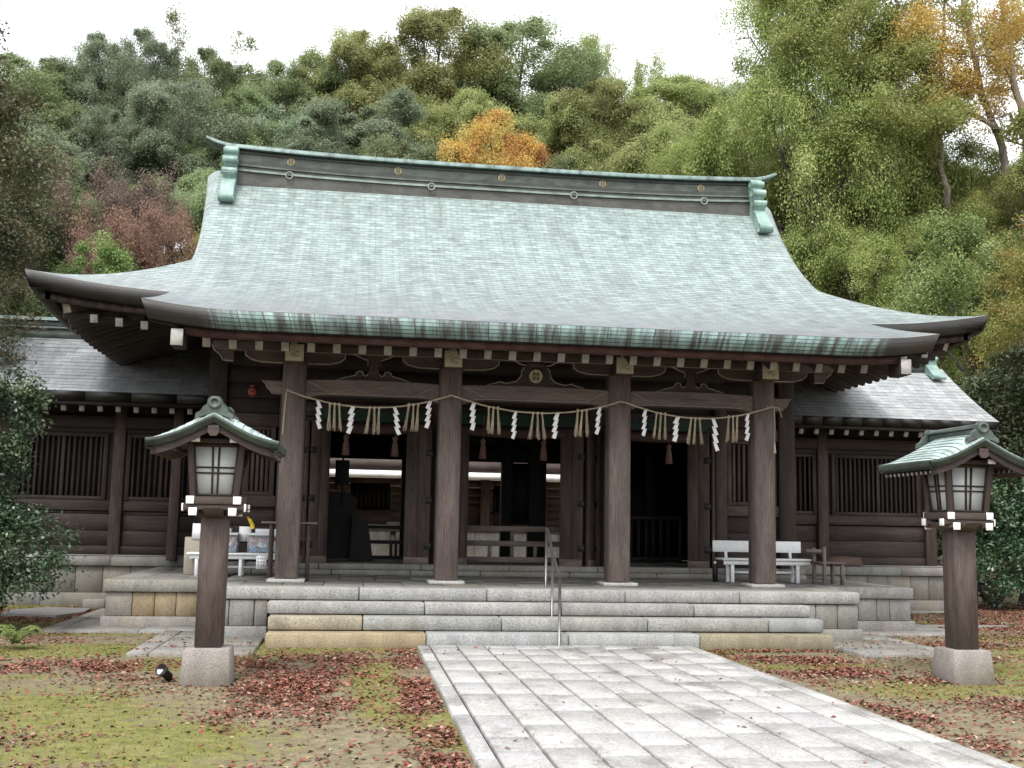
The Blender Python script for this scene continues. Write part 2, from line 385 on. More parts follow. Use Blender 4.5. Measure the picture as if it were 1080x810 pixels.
rb = MB()
courses(rb, lin(-XP, XP, 48), lambda c: 0, lambda c: YR, lambda c, y: (c, y, T(c, y)), lambda c, v: (c, v))
for s in (-1, 1):
    cols = [s * c for c in lin(XP, XM, 14)]
    if s < 0: cols = cols[::-1]
    courses(rb, cols, lambda c: YM, lambda c: YM + XM - abs(c), lambda c, y: (c, y, T(c, y)), lambda c, v: (c, v))
    # side slopes: run d measured like y from the eave
    ts = lin(0, 1, 24)
    if s > 0: pass
    def pos(t, y, s=s):
        d = y - YM; Y = YM + d + t * (2 * (YR - YM) - 2 * d); X = s * (XM - d); return (X, Y, T(X * (1 + 1e-9), Y))
    def uvs(t, v):
        d = y_of(v) - YM; return (YM + d + t * (2 * (YR - YM) - 2 * d), v)
    courses(rb, ts if s > 0 else ts[::-1], lambda t: YM, lambda t: YM + XM - XP, pos, uvs)
    # soft rolled verge beside the gable
    yv = lin(YM + XM - XP, YR, 18)
    for side in (0, 1):
        P = []; UV = []
        for y in yv:
            k = (y - yv[0]) / (YR - yv[0]); wv = .03 + .22 * k ** 1.5
            row = []; ruv = []
            for q in range(5):
                a = q / 4; X = XP + wv * a; z = T(XP, y) - .16 * k * a * a + (.004 if q == 0 else 0)
                yy = y if side == 0 else 2 * YR - y
                row.append((s * X, yy, z)); ruv.append((XP + wv * a, v_of(y)))
            X = XP + wv
            row.append((s * (X - .02), y if side == 0 else 2 * YR - y, T(XP, y) - .16 * k - .24)); ruv.append((X + .2, v_of(y)))
            P.append(row); UV.append(ruv)
        rb.grid(P, UV, flip=(s > 0) ^ (side == 1))
# rear slope
Yb = lin(YR, 2 * YR - YM, 24)
rb.grid([[(x, y, T(x, y)) for y in Yb] for x in lin(-XP, XP, 20)], [[(x, v_of(2 * YR - y)) for y in Yb] for x in lin(-XP, XP, 20)], flip=True)
for s in (-1, 1):
    P = []; UV = []
    for x in lin(XP, XM, 8):
        ys = lin(2 * YR - YM - (XM - x), 2 * YR - YM, 8); P.append([(s * x, y, T(x, y)) for y in ys]); UV.append([(x, v_of(2 * YR - y)) for y in ys])
    rb.grid(P, UV, flip=s > 0)
roof = rb.build('roof', [ROOF, COURSE], hall)

# eave edges ------------------------------------------------------
b = MB(); xs = lin(-XP, XP, 80)
P = []; UV = []
for x in xs:
    z = T(x, 0); P.append([(x, 0, z + STEP), (x, -.012, z + .005), (x * .992, .05, z - .13), (x * .985, .09, z - .262), (x * .985, .4, z - .262)])
    UV.append([(x, .32), (x, .31), (x, .155), (x, 0), (x, 0)])
b.grid(P, UV)
for s in (-1, 1):
    P = []; UV = []
    for y in lin(0, YM - .05, 14):
        z = T(s * XP, y); P.append([(s * (XP), y, z + STEP), (s * (XP + .01), y, z), (s * XP * .985, y + .09, z - .262), (s * (XP * .985 - .3), y + .09, z - .262)]); UV.append([(s * (6 + y), .32), (s * (6 + y), .31), (s * (6 + y), 0), (s * (6 + y), 0)])
    b.grid(P, UV, flip=s < 0)
b.build('eave_edge', EAVE, hall)
for s in (-1, 1):
    b = MB(); P = []; UV = []
    for x in lin(XP + .03, XM, 20):
        z = T(s * x, YM); P.append([(s * x, YM, z + STEP), (s * x, YM - .012, z), (s * (x - .02 * (x - XP)), YM + .09, z - .255), (s * (x - .02 * (x - XP)), YM + .4, z - .255)]); UV.append([(x, 0)] * 4)
    b.grid(P, UV, flip=s < 0)
    P = []; UV = []
    for y in lin(YM, 2 * YR - YM, 40):
        z = T(s * XM, y); P.append([(s * XM, y, z + STEP), (s * (XM + .012), y, z), (s * (XM - .09), y, z - .29), (s * (XM - .4), y, z - .29)]); UV.append([(y, 0)] * 4)
    b.grid(P, UV, flip=s < 0); b.build('main_eave_edge', COPPER_BROWN, hall)
b = MB(); P = []
for x in lin(-XM, XM, 40):
    z = T(x, 2 * YR - YM); P.append([(x, 2 * YR - YM, z + STEP), (x, 2 * YR - YM - .09, z - .29)])
b.grid(P, [[(0, 0)] * 2 for _ in P], flip=True)
b.build('rear_eave_edge', COPPER_BROWN, hall)

# soffit boards under all slopes
b = MB()
def U_(x, y): return T(x, y) - .30
xs = lin(-5.9, 5.9, 24); ys = lin(.1, YR, 20)
b.grid([[(x, y, U_(x, y)) for y in ys] for x in xs], [[(x * 1., y) for y in ys] for x in xs], flip=True)
ys2 = lin(YR, 2 * YR - YM - .1, 12)
b.grid([[(x, y, U_(x, y)) for y in ys2] for x in xs], [[(x * 1., y) for y in ys2] for x in xs], flip=True)
for s in (-1, 1):
    xs = lin(5.9, XM - .1, 10); ys = lin(YM + .1, 2 * YR - YM - .1, 36)
    b.grid([[(s * x, y, U_(s * x, y)) for y in ys] for x in xs], [[(y, x) for y in ys] for x in xs], flip=s > 0)
b.build('soffit', W_BLACK, hall)  # shade under the eaves painted in by the near-black colour

# eave boards behind the copper edge (red-brown)
b = MB()
xs = lin(-5.41, 5.41, 30)
for x0, x1 in zip(xs[:-1], xs[1:]):
    za, zb = T(x0, .2) - .262, T(x1, .2) - .262
    b.hexa([(x0, .2, za - .155), (x1, .2, zb - .155), (x1, .34, zb - .155), (x0, .34, za - .155), (x0, .2, za), (x1, .2, zb), (x1, .34, zb), (x0, .34, za)], along=0)
b.build('porch_eave_board', W_RED, hall)
for s in (-1, 1):
    b = MB(); xs = lin(5.95, XM - .28, 10)
    for x0, x1 in zip(xs[:-1], xs[1:]):
        za, zb = T(s * x0, YM + .2) - .31, T(s * x1, YM + .2) - .31
        A = [(s * x0, YM + .2, za - .12), (s * x1, YM + .2, zb - .12), (s * x1, YM + .34, zb - .12), (s * x0, YM + .34, za - .12)]
        P8 = A + [(x, y, z + .12) for x, y, z in A]
        if s < 0: P8 = [P8[1], P8[0], P8[3], P8[2], P8[5], P8[4], P8[7], P8[6]]
        b.hexa(P8, along=0)
    b.build('main_eave_board', W_DARK, hall); b = MB()
    ys = lin(YM + .2, 2 * YR - YM - .2, 24)
    for y0, y1 in zip(ys[:-1], ys[1:]):
        za, zb = T(s * (XM - .25), y0) - .32, T(s * (XM - .25), y1) - .32
        xa, xb = sorted((s * (XM - .22), s * (XM - .36)))
        b.hexa([(xa, y0, za - .12), (xb, y0, za - .12), (xb, y1, zb - .12), (xa, y1, zb - .12), (xa, y0, za), (xb, y0, za), (xb, y1, zb), (xa, y1, zb)], along=1)
    b.build('main_eave_board', W_DARK, hall)

# rafters: each its own part, pale painted ends
def rafter(p0, p1, w_=.115, h_=.145):
    q = MB(); q.beam(p0, p1, w_, h_, rnd.uniform(.85, 1.1), 0, 1)
    return q.build('rafter', [W_DARK, PAINT_END], hall, .006)
for i in range(28):
    x = -5.2 + .385 * i
    y0, y1 = .93, 5.35
    rafter((x, y1, T(x, y1) - .56), (x, y0, T(x, y0) - .59))
for s in (-1, 1):
    for i in range(16):
        y = 3.05 + .33 * i; lift = T(s * XM, y) - zf(YM)
        x0 = 7.85 if i > 1 else 7.8
        rafter((s * 5.6, y, min(zf(YM) + .34 + lift * .2, T(5.6, y) - .5)), (s * x0, y, zf(YM) - .47 + lift), .12, .13)
    for x in (6.45, 6.85, 7.25):
        rafter((s * x, 4.9, T(0, 4.0) - .45), (s * x, 2.72, T(s * x, YM) - .52), .12, .14)
    q = MB()      # hip rafter with a carved end
    q.beam((s * 5.4, 5.3, T(0, 5.0) - .5), (s * 7.72, 2.78, T(s * 7.7, 2.75) - .50), .2, .26, 1, 0, 1)
    q.build('hip_rafter', [W_DARK, PAINT_END], hall, .01)
    q = MB()      # porch side board end
    q.box(min(s * 5.42, s * 5.59), max(s * 5.42, s * 5.59), max(.14, .14), .56, 4.17, 4.42, mats=[0, 0, 1, 0, 0, 0])
    q.build('barge_beam', [W_DARK, PAINT_END], hall, .008)

# ridge --------------------------------------------------------------
b = MB(); xs = lin(-5.62, 5.62, 40)
def zr(x): return .10 * (abs(x) / 5.6) ** 3
prof = [(.36, 8.6), (.36, 8.90), (.40, 8.90), (.40, 8.945), (.31, 8.955), (.31, 9.03), (.35, 9.03), (.35, 9.06), (.29, 9.07), (.29, 9.15), (.265, 9.155), (.265, 9.315), (.31, 9.32), (.31, 9.35), (.29, 9.355), (.29, 9.38), (.36, 9.39)]
full = [(-y, z) for y, z in prof] + [(y, z) for y, z in prof[::-1]]
P = [[(x, YR + y, z + zr(x)) for y, z in full] for x in xs]
for j in range(len(full) - 1):
    zc = (full[j][1] + full[j + 1][1]) / 2
    t = (.62, .5, .45) if zc < 8.905 else (1.9, 1.95, 1.9) if zc < 8.95 else (.35, .36, .36) if 9.32 < zc or 9.06 < zc < 9.15 else (1.0, .95, .88)
    b.grid([[r[j], r[j + 1]] for r in P], [[(x, full[j][1]), (x, full[j + 1][1])] for x in xs], t, flip=True)
b.build('ridge', COPPER_RIDGE, hall)
b = MB()      # rounded cap that curls up into horns past both ends
xs = lin(-6.3, 6.3, 52); P = []; UV = []
for x in xs:
    e = clip((abs(x) - 5.5) / .8); hh = .24 - .06 * e; ww = .42 - .2 * e; z0 = 9.385 + zr(min(5.6, abs(x)) * (1 if x > 0 else -1)) + .20 * e ** 2 + .04 * e
    row = [(x, YR - ww, z0)]
    for q in range(9):
        th = math.pi * q / 8; row.append((x, YR - ww * math.cos(th), z0 + .03 + (hh - .12) * (math.sin(th) ** .7)))
    row.append((x, YR + ww, z0)); row.append((x, YR - ww, z0)); P.append(row); UV.append([(0, 0)] * len(row))
b.grid(P, UV, flip=True)
for i in (0, -1): b.face(P[i] if i == 0 else P[i][::-1], None)
cap = b.build('ridge_cap', COPPER_CAP, hall)
for s in (-1, 1):
    b = MB(); xc = s * 5.74
    # scroll-stepped saddle plate that runs down both roof faces, seen as a ribbon .32 wide
    for fr in (-1, 1):
        pr = [(.0, 9.60), (.40, 9.62), (.47, 9.50), (.45, 9.38), (.55, 9.34), (.60, 9.24), (.53, 9.13), (.50, 9.10), (.62, 9.05), (.66, 8.97), (.60, 8.90), (.58, 8.86), (.74, 8.72), (.92, 8.46), (.98, 8.44), (1.02, 8.32), (.9, 8.26), (.62, 8.5), (.0, 8.8)]
        b.prism([(y, z - .10) for y, z in pr], lambda a, e, d, fr=fr: (xc + d, YR + fr * a, e), d=(-.135, .135))
        for zz, yy, rr in ((9.40, .45, .07), (9.17, .55, .08), (8.92, .6, .07), (8.26, .95, .09)):
            b.tube([(xc - .155, YR + fr * yy, zz), (xc + .155, YR + fr * yy, zz)], rr, 12)
    b.build('ridge_end_ornament', COPPER_ORN, hall, .01)
for x in (-4.52, -2.25, 0, 2.25, 4.5):
    b = MB(); z = 9.235 + zr(x); y = YR - .265
    P = [[(x + r * math.sin(2 * math.pi * q / 20), yy, z + r * math.cos(2 * math.pi * q / 20)) for q in range(21)] for r, yy in ((0.001, y - .03), (.06, y - .03), (.064, y - .022), (.078, y - .03), (.085, y - .02), (.085, y + .005))]
    b.grid(P, [[(0, 0)] * 21] * 6)
    for dx in (-.025, .025): b.box(x + dx - .008, x + dx + .008, y - .036, y - .029, z - .055, z + .055, (.4, .35, .3))
    b.box(x - .05, x + .05, y - .035, y - .029, z - .006, z + .006, (.4, .35, .3))
    b.build('crest_medallion', GOLD, hall)
for x in (-4.53, -1.53, 1.58, 4.53):
    b = MB(); z = 8.90 + zr(x); y = YR - .42
    P = [[(x + (.072 + .011 * math.cos(a)) * math.sin(2 * math.pi * q / 24), y - .02 * math.sin(a), z + (.072 + .011 * math.cos(a)) * math.cos(2 * math.pi * q / 24)) for q in range(25)] for a in [2 * math.pi * k / 8 for k in range(9)]]
    b.grid(P, [[(0, 0)] * 25] * 9, flip=True)
    b.build('ridge_ring', PAINT_END, hall, smooth=True)

# porch pillars --------------------------------------------------------
PX = (-3.96, -1.41, 1.46, 4.0); PY = 2.42
for i, x in enumerate(PX):
    b = MB(); b.box(x - .185, x + .185, PY - .185, PY + .185, .82, 4.30, rnd.uniform(.95, 1.1), along=2)
    p = b.build('pillar', W_PILL, hall, .03)
    b = MB(); b.box(x - .29, x + .29, PY - .29, PY + .29, .765, .822, (1.5, 1.48, 1.45)); b.build('base_stone', GRANITE, p, .01)
    # boat-shaped bracket arm and the carved beam nose
    b = MB()
    pts = [(-.80, 4.47), (-.80, 4.40), (-.72, 4.335), (-.55, 4.295), (-.3, 4.285), (.3, 4.285), (.55, 4.295), (.72, 4.335), (.80, 4.40), (.80, 4.47)]
    b.prism(pts, lambda a, e, d: (x + a, PY + d, e), d=(-.11, .11))
    for k in (1, -1):
        line = [(x + k * a, PY - .112, e) for a, e in pts[6:9][::1]] if k > 0 else [(x - a, PY - .112, e) for a, e in pts[6:9]]
        b.tube([(x + k * .2, PY - .112, 4.287)] + line + [(x + k * .80, PY - .112, 4.46)], .011, 5, mat=1)
    b.build('bracket_arm', [W_MID, EDGE_LINE], hall)
    b = MB(); b.box(x - .145, x + .145, 1.93, PY - .12, 4.27, 4.545, mats=[0, 0, 1, 0, 0, 0])
    b.box(x - .075, x + .04, 1.96, 2.3, 4.548, 4.62, mats=[0, 0, 1, 0, 0, 0])
    for dx, dz, ww, hh in ((-.05, .05, .05, .012), (.03, .02, .07, .012), (0, -.03, .012, .08), (.05, -.05, .05, .012), (-.04, -.02, .012, .06)):
        b.box(x + dx - ww / 2, x + dx + ww / 2, 1.922, 1.929, 4.40 + dz - hh / 2, 4.40 + dz + hh / 2, (.5, .42, .3), 1)
    b.build('beam_nose', [W_MID, CREAM], hall, .015)
b = MB(); b.box(-5.28, 5.28, PY - .1, PY + .1, 4.475, 4.62, along=0)
b.tube([(-5.2, PY - .105, 4.478), (5.2, PY - .105, 4.478)], .009, 5, mat=1)
b.build('porch_purlin', [W_MID, EDGE_LINE], hall, .008)
for s in (-1, 1):
    b = MB(); pts = [(5.12, 4.47), (5.30, 4.56), (5.26, 4.46), (5.16, 4.38), (5.12, 4.30), (4.95, 4.29), (4.95, 4.47)]
    b.prism([(s * a, e) for a, e in pts], lambda a, e, d: (a, PY + d, e), d=(-.09, .09)); b.tube([(s * a, PY - .095, e) for a, e in pts[1:6]], .009, 5, mat=1)
    b.build('purlin_end', [W_MID, EDGE_LINE], hall)
# arched tie beams and frog-leg struts
for k in range(3):
    x0, x1 = PX[k] + .185, PX[k + 1] - .185; b = MB(); n = 24
    top = [(x0 + (x1 - x0) * i / n, 4.02 + .025 * math.sin(math.pi * i / n)) for i in range(n + 1)]
    bot = [(x0 + (x1 - x0) * i / n, 3.76 + .03 * min(1, math.sin(math.pi * i / n) * 2.2) - .05 * (1 if i in (0, n) else .5 if i in (1, n - 1) else 0)) for i in range(n + 1)]
    b.prism(bot + top[::-1], lambda a, e, d: (a, PY + d, e), d=(-.12, .12))
    for sg in (0, 1):
        xa = x0 if sg == 0 else x1; dr = 1 if sg == 0 else -1
        b.tube([(xa + dr * .02, PY - .123, 3.99), (xa + dr * .15, PY - .123, 3.95), (xa + dr * .42, PY - .123, 3.80)], .007, 4, mat=1)
    b.tube([(a, PY - .123, e + .012) for a, e in bot[2:-2]], .006, 4, mat=1)
    b.build('tie_beam', [W_PILL, EDGE_LINE], hall)
for s in (-1, 1):
    b = MB(); x0 = (PX[3] + .185) if s > 0 else (PX[0] - .185)
    pts = [(0, 3.78), (.16, 3.78), (.2, 3.83), (.26, 3.88), (.27, 3.93), (.33, 3.99), (0, 3.99)]
    b.prism([(x0 + s * a, e) for a, e in pts], lambda a, e, d: (a, PY + d, e), d=(-.1, .1)); b.tube([(x0 + s * a, PY - .105, e) for a, e in pts[1:6]], .008, 5, mat=1)
    b.build('carved_beam_end', [W_PILL, EDGE_LINE], hall)
def sym(h): return [(-a, e) for a, e in h[::-1]] + list(h)
for k in range(3):
    xc = (PX[k] + PX[k + 1]) / 2; b = MB(); z0 = 4.045
    if k == 1:
        half = [(.20, .33), (.24, .27), (.25, .18), (.33, .09), (.5, .045), (.62, .075), (.66, .05), (.83, .005)]
        b.prism([(-.83, 0)] + [(-a, e) for a, e in half[::-1]][0:] + half + [(.83, 0)], lambda a, e, d: (xc + a, PY + d, z0 + e), d=(-.05, .05))
        b.box(xc - .16, xc + .16, PY - .07, PY + .07, z0 + .335, z0 + .43)
        for sg in (-1, 1):
            b.tube([(xc + sg * a, PY - .052, z0 + e) for a, e in half], .010, 5, mat=1)
            b.tube([(xc + sg * .17, PY - .06, z0 + .36), (xc + sg * .26, PY - .06, z0 + .38), (xc + sg * .38, PY - .06, z0 + .44)], .012, 5, mat=1)
    else:
        half = [(.075, .34), (.07, .22), (.09, .12), (.13, .08), (.17, .10), (.18, .15), (.23, .165), (.28, .14), (.3, .09), (.42, .06), (.60, .005)]
        b.prism([(-.6, 0)] + [(-a, e) for a, e in half[::-1]] + half + [(.6, 0)], lambda a, e, d: (xc + a, PY + d, z0 + e), d=(-.05, .05))
        b.prism([(-.10, .341), (.10, .341), (.34, .44), (-.34, .44)], lambda a, e, d: (xc + a, PY + d, z0 + e), d=(-.06, .06))
        for sg in (-1, 1):
            b.tube([(xc + sg * a, PY - .052, z0 + e) for a, e in half[2:]], .009, 5, mat=1)
            b.tube([(xc + sg * .10, PY - .062, z0 + .25), (xc + sg * .105, PY - .062, z0 + .345), (xc + sg * .2, PY - .062, z0 + .375), (xc + sg * .34, PY - .062, z0 + .44)], .011, 5, mat=1)
    ks = b.build('frog_leg_strut', [W_DARK, EDGE_LINE], hall)
    if k == 1:
        b = MB(); z = z0 + .185; y = PY - .055
        P = [[(xc + r * math.sin(2 * math.pi * q / 24), yy, z + r * math.cos(2 * math.pi * q / 24)) for q in range(25)] for r, yy in ((.001, y - .015), (.085, y - .015), (.09, y - .03), (.112, y - .03), (.115, y))]
        b.grid(P, [[(0, 0)] * 25] * 5)
        for dx in (-.03, .03): b.box(xc + dx - .01, xc + dx + .01, y - .026, y - .0152, z - .07, z + .07, (.3, .24, .18))
        for dz in (-.035, .03): b.box(xc - .06, xc + .06, y - .0255, y - .0148, z + dz - .007, z + dz + .007, (.35, .28, .2))
        b.build('crest', CREAM, ks)

# body walls ------------------------------------------------------------
WY = 5.5
def boards_v(b, x0, x1, z0, z1, wd, y0, y1, t=(.8, 1.15)):      # horizontal boards stacked
    z = z0
    while z < z1 - .01:
        e = min(z1, z + wd * rnd.uniform(.9, 1.1)); b.box(x0, x1, y0 + rnd.uniform(0, .006), y1, z + .004, e - .004, rnd.uniform(*t), along=0); z = e
for x, w_ in ((-5.55, .34), (5.68, .34), (-4.27, .24), (4.3, .24), (-1.38, .26), (1.72, .26)):
    b = MB(); b.box(x - w_ / 2, x + w_ / 2, WY - .14, WY + .14, .975, 6.2 if abs(x) > 5 else 4.4, along=2)
    b.build('wall_post', W_MID if abs(x) < 5 else W_DARK, hall, .015)
for s in (-1, 1):
    x0, x1 = sorted((s * 4.40, s * 5.39)); xo = .12 if s > 0 else 0
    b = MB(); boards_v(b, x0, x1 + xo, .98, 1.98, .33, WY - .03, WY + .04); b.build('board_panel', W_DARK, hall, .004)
    b = MB(); boards_v(b, x0, x1 + xo, 3.75, 6.0, .3, WY - .02, WY + .04, (.5, .8))  # low tint paints in the shade under the eave
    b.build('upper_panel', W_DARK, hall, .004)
    b = MB(); b.box(x0, x1 + xo, WY - .1, WY + .06, 1.985, 2.20, along=0); b.build('wall_rail', W_MID, hall, .008); b = MB(); b.box(x0, x1 + xo, WY - .1, WY + .06, 3.50, 3.74, along=0); b.build('wall_rail', W_MID, hall, .008)
    b = MB(); xa, xb = x0 + .04, x1 - .04 + xo
    b.box(xa, xa + .09, WY - .08, WY + .04, 2.205, 3.495, along=2); b.box(xb - .09, xb, WY - .08, WY + .04, 2.205, 3.495, along=2)
    b.box(xa + .092, xb - .092, WY - .075, WY + .035, 2.205, 2.27, along=0); b.box(xa + .092, xb - .092, WY - .075, WY + .035, 3.43, 3.495, along=0)
    n = 8
    for i in range(n):
        xx = xa + .1 + (xb - xa - .2) * (i + .5) / n; b.box(xx - .028, xx + .028, WY - .055, WY + .01, 2.272, 3.428, rnd.uniform(.8, 1.2), along=2)
    b.box(xa + .09, xb - .09, WY + .045, WY + .06, 2.27, 3.43, .35)
    b.build('lattice_window', W_MID, hall, .004)
    # side walls
    b = MB(); xw = s * 5.6
    z = .98
    while z < 5.9:
        b.box(min(xw, xw - s * .06), max(xw, xw - s * .06), 5.66, 9.45, z, z + .29, rnd.uniform(.75, 1.1), along=1); z += .3
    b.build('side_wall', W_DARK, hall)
b = MB(); boards_v(b, -4.39, 4.42, 4.0, 6.0, .33, WY - .02, WY + .05, (.5, .8)); b.build('upper_wall', W_DARK, hall)  # boards tinted darker to stand for the eave shade
b = MB(); b.box(-4.15, 4.17, WY - .12, WY + .12, 3.72, 3.985, along=0); b.box(-4.14, 4.16, WY - .09, WY + .09, 3.62, 3.715, .8, along=0); b.build('lintel', W_DARK, hall, .01)
b = MB(); P = [[(-4.92 + r * math.sin(a), yy, 4.15 + r * math.cos(a)) for a in lin(0, 2 * math.pi, 20)] for r, yy in ((.001, WY - .12), (.05, WY - .12), (.085, WY - .09), (.09, WY - .03))]
b.grid(P, [[(0, 0)] * 21] * 4); b.box(-4.96, -4.88, WY - .08, WY - .02, 4.24, 4.28); b.box(-4.955, -4.885, WY - .128, WY - .119, 4.145, 4.158, (.3, .3, .3))
tag(b.build('alarm_bell', mat_plain('faded_red_enamel', (.33, .07, .05), .5), hall))
# jambs and sills
b = MB()
for x0, x1 in ((-4.14, -3.96), (-1.25, -1.08), (1.5, 1.58), (3.98, 4.17), (-1.62, -1.52), (1.86, 1.96)): b.box(x0, x1, WY - .08, WY + .1, .975, 3.615, along=2)
b.box(-4.14, 4.17, WY - .09, WY + .13, .945, .985, .7, along=0)
b.build('door_frame', W_DARK, hall, .008)
def leaf(xa, ya, xb, yb, z0=.93, z1=3.6):
    b = MB(); d = Vector((xb - xa, yb - ya, 0)); L = d.length; d.normalize(); n = Vector((d.y, -d.x, 0)) * .03
    if n.y > 0: n = -n
    def P8(a0, a1, za, zb, t0=-1, t1=1):
        p, q = Vector((xa, ya, 0)) + d * a0, Vector((xa, ya, 0)) + d * a1
        return [p + n * t1 + Vector((0, 0, za)), q + n * t1 + Vector((0, 0, za)), q + n * t0 + Vector((0, 0, za)), p + n * t0 + Vector((0, 0, za)), p + n * t1 + Vector((0, 0, zb)), q + n * t1 + Vector((0, 0, zb)), q + n * t0 + Vector((0, 0, zb)), p + n * t0 + Vector((0, 0, zb))]
    k = max(1, int(L / .17)); ww = L / k
    for i in range(k): b.hexa(P8(i * ww + .002, (i + 1) * ww - .002, z0, z1), rnd.uniform(.85, 1.12), along=2)
    lf = b.build('door_leaf', W_MID, hall, .006)
    b = MB(); b.hexa(P8(.005, L - .005, z0 + .005, z0 + .17, .99, 1.25), (1.0, .95, .92), along=0); b.build('kick_plate', W_PILL, lf, .004)
    for zz in (1.25, 2.1, 3.0):
        b = MB(); b.hexa(P8(L - .10, L + .035, zz, zz + .12, .98, 1.3)); b.build('hinge', IRON, lf, .004)
    return lf
leaf(-3.42, 5.30, -3.76, 5.08); leaf(-3.95, 5.42, -3.82, 5.06)
leaf(-1.97, 5.30, -1.50, 5.14); leaf(-1.40, 5.12, -1.26, 5.40)
leaf(-.78, 5.34, -1.08, 5.1); leaf(-1.2, 5.42, -1.12, 5.08)
leaf(1.02, 5.30, 1.44, 5.12); leaf(1.52, 5.12, 1.72, 5.36)
leaf(2.02, 5.34, 1.86, 5.0)
leaf(3.58, 5.30, 3.97, 5.12); leaf(4.05, 5.12, 4.12, 5.40)
# interior
b = MB()
for i in range(-6, 6):
    for j in range(4): b.box(i * .93 + .004, (i + 1) * .93 - .004, 5.66 + j * .95, 5.66 + (j + 1) * .95 - .006, .93, .972, tj(.7, .9))
b.build('floor', GRANITE_OLD, hall)
for x in (-3.75, -1.75, .55, 1.25, 3.95):
    b = MB(); wd = .13 if x != 1.25 else .2; b.box(x - wd, x + wd, 9.3, 9.6, .98, 4.6, .7, along=2); b.build('rear_post', W_BLACK, hall, .01)
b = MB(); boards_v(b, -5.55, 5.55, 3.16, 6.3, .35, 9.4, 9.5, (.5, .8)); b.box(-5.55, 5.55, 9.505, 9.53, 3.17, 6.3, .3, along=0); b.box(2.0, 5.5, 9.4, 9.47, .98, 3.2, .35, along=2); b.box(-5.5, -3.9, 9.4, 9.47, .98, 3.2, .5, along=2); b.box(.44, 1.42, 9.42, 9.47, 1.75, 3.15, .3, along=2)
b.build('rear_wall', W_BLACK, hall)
b = MB(); b.box(2.72, 2.88, 7.2, 7.36, .98, 4.3, (.8, 1.2, .85), along=2); b.build('inner_post', W_DARK, hall)
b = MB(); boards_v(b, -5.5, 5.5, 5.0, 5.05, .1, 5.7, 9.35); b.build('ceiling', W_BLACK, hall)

# plinth under the hall
b = MB(); xx = -5.9
while xx < 5.85:
    e = min(5.9, xx + rnd.uniform(1.0, 1.9)); b.box(xx + .004, e - .004, 5.05, 5.62, .86, .968, tj(.85, 1.0)); xx = e
xx = -5.9
while xx < 5.85:
    e = min(5.9, xx + rnd.uniform(1.0, 1.9)); b.box(xx + .004, e - .004, 5.0, 5.6, .76, .857, tj(.85, 1.0)); xx = e
b.box(-5.88, 5.88, 5.63, 9.9, 0, .93, .7)
b.build('plinth', GRANITE_OLD, hall, .012)

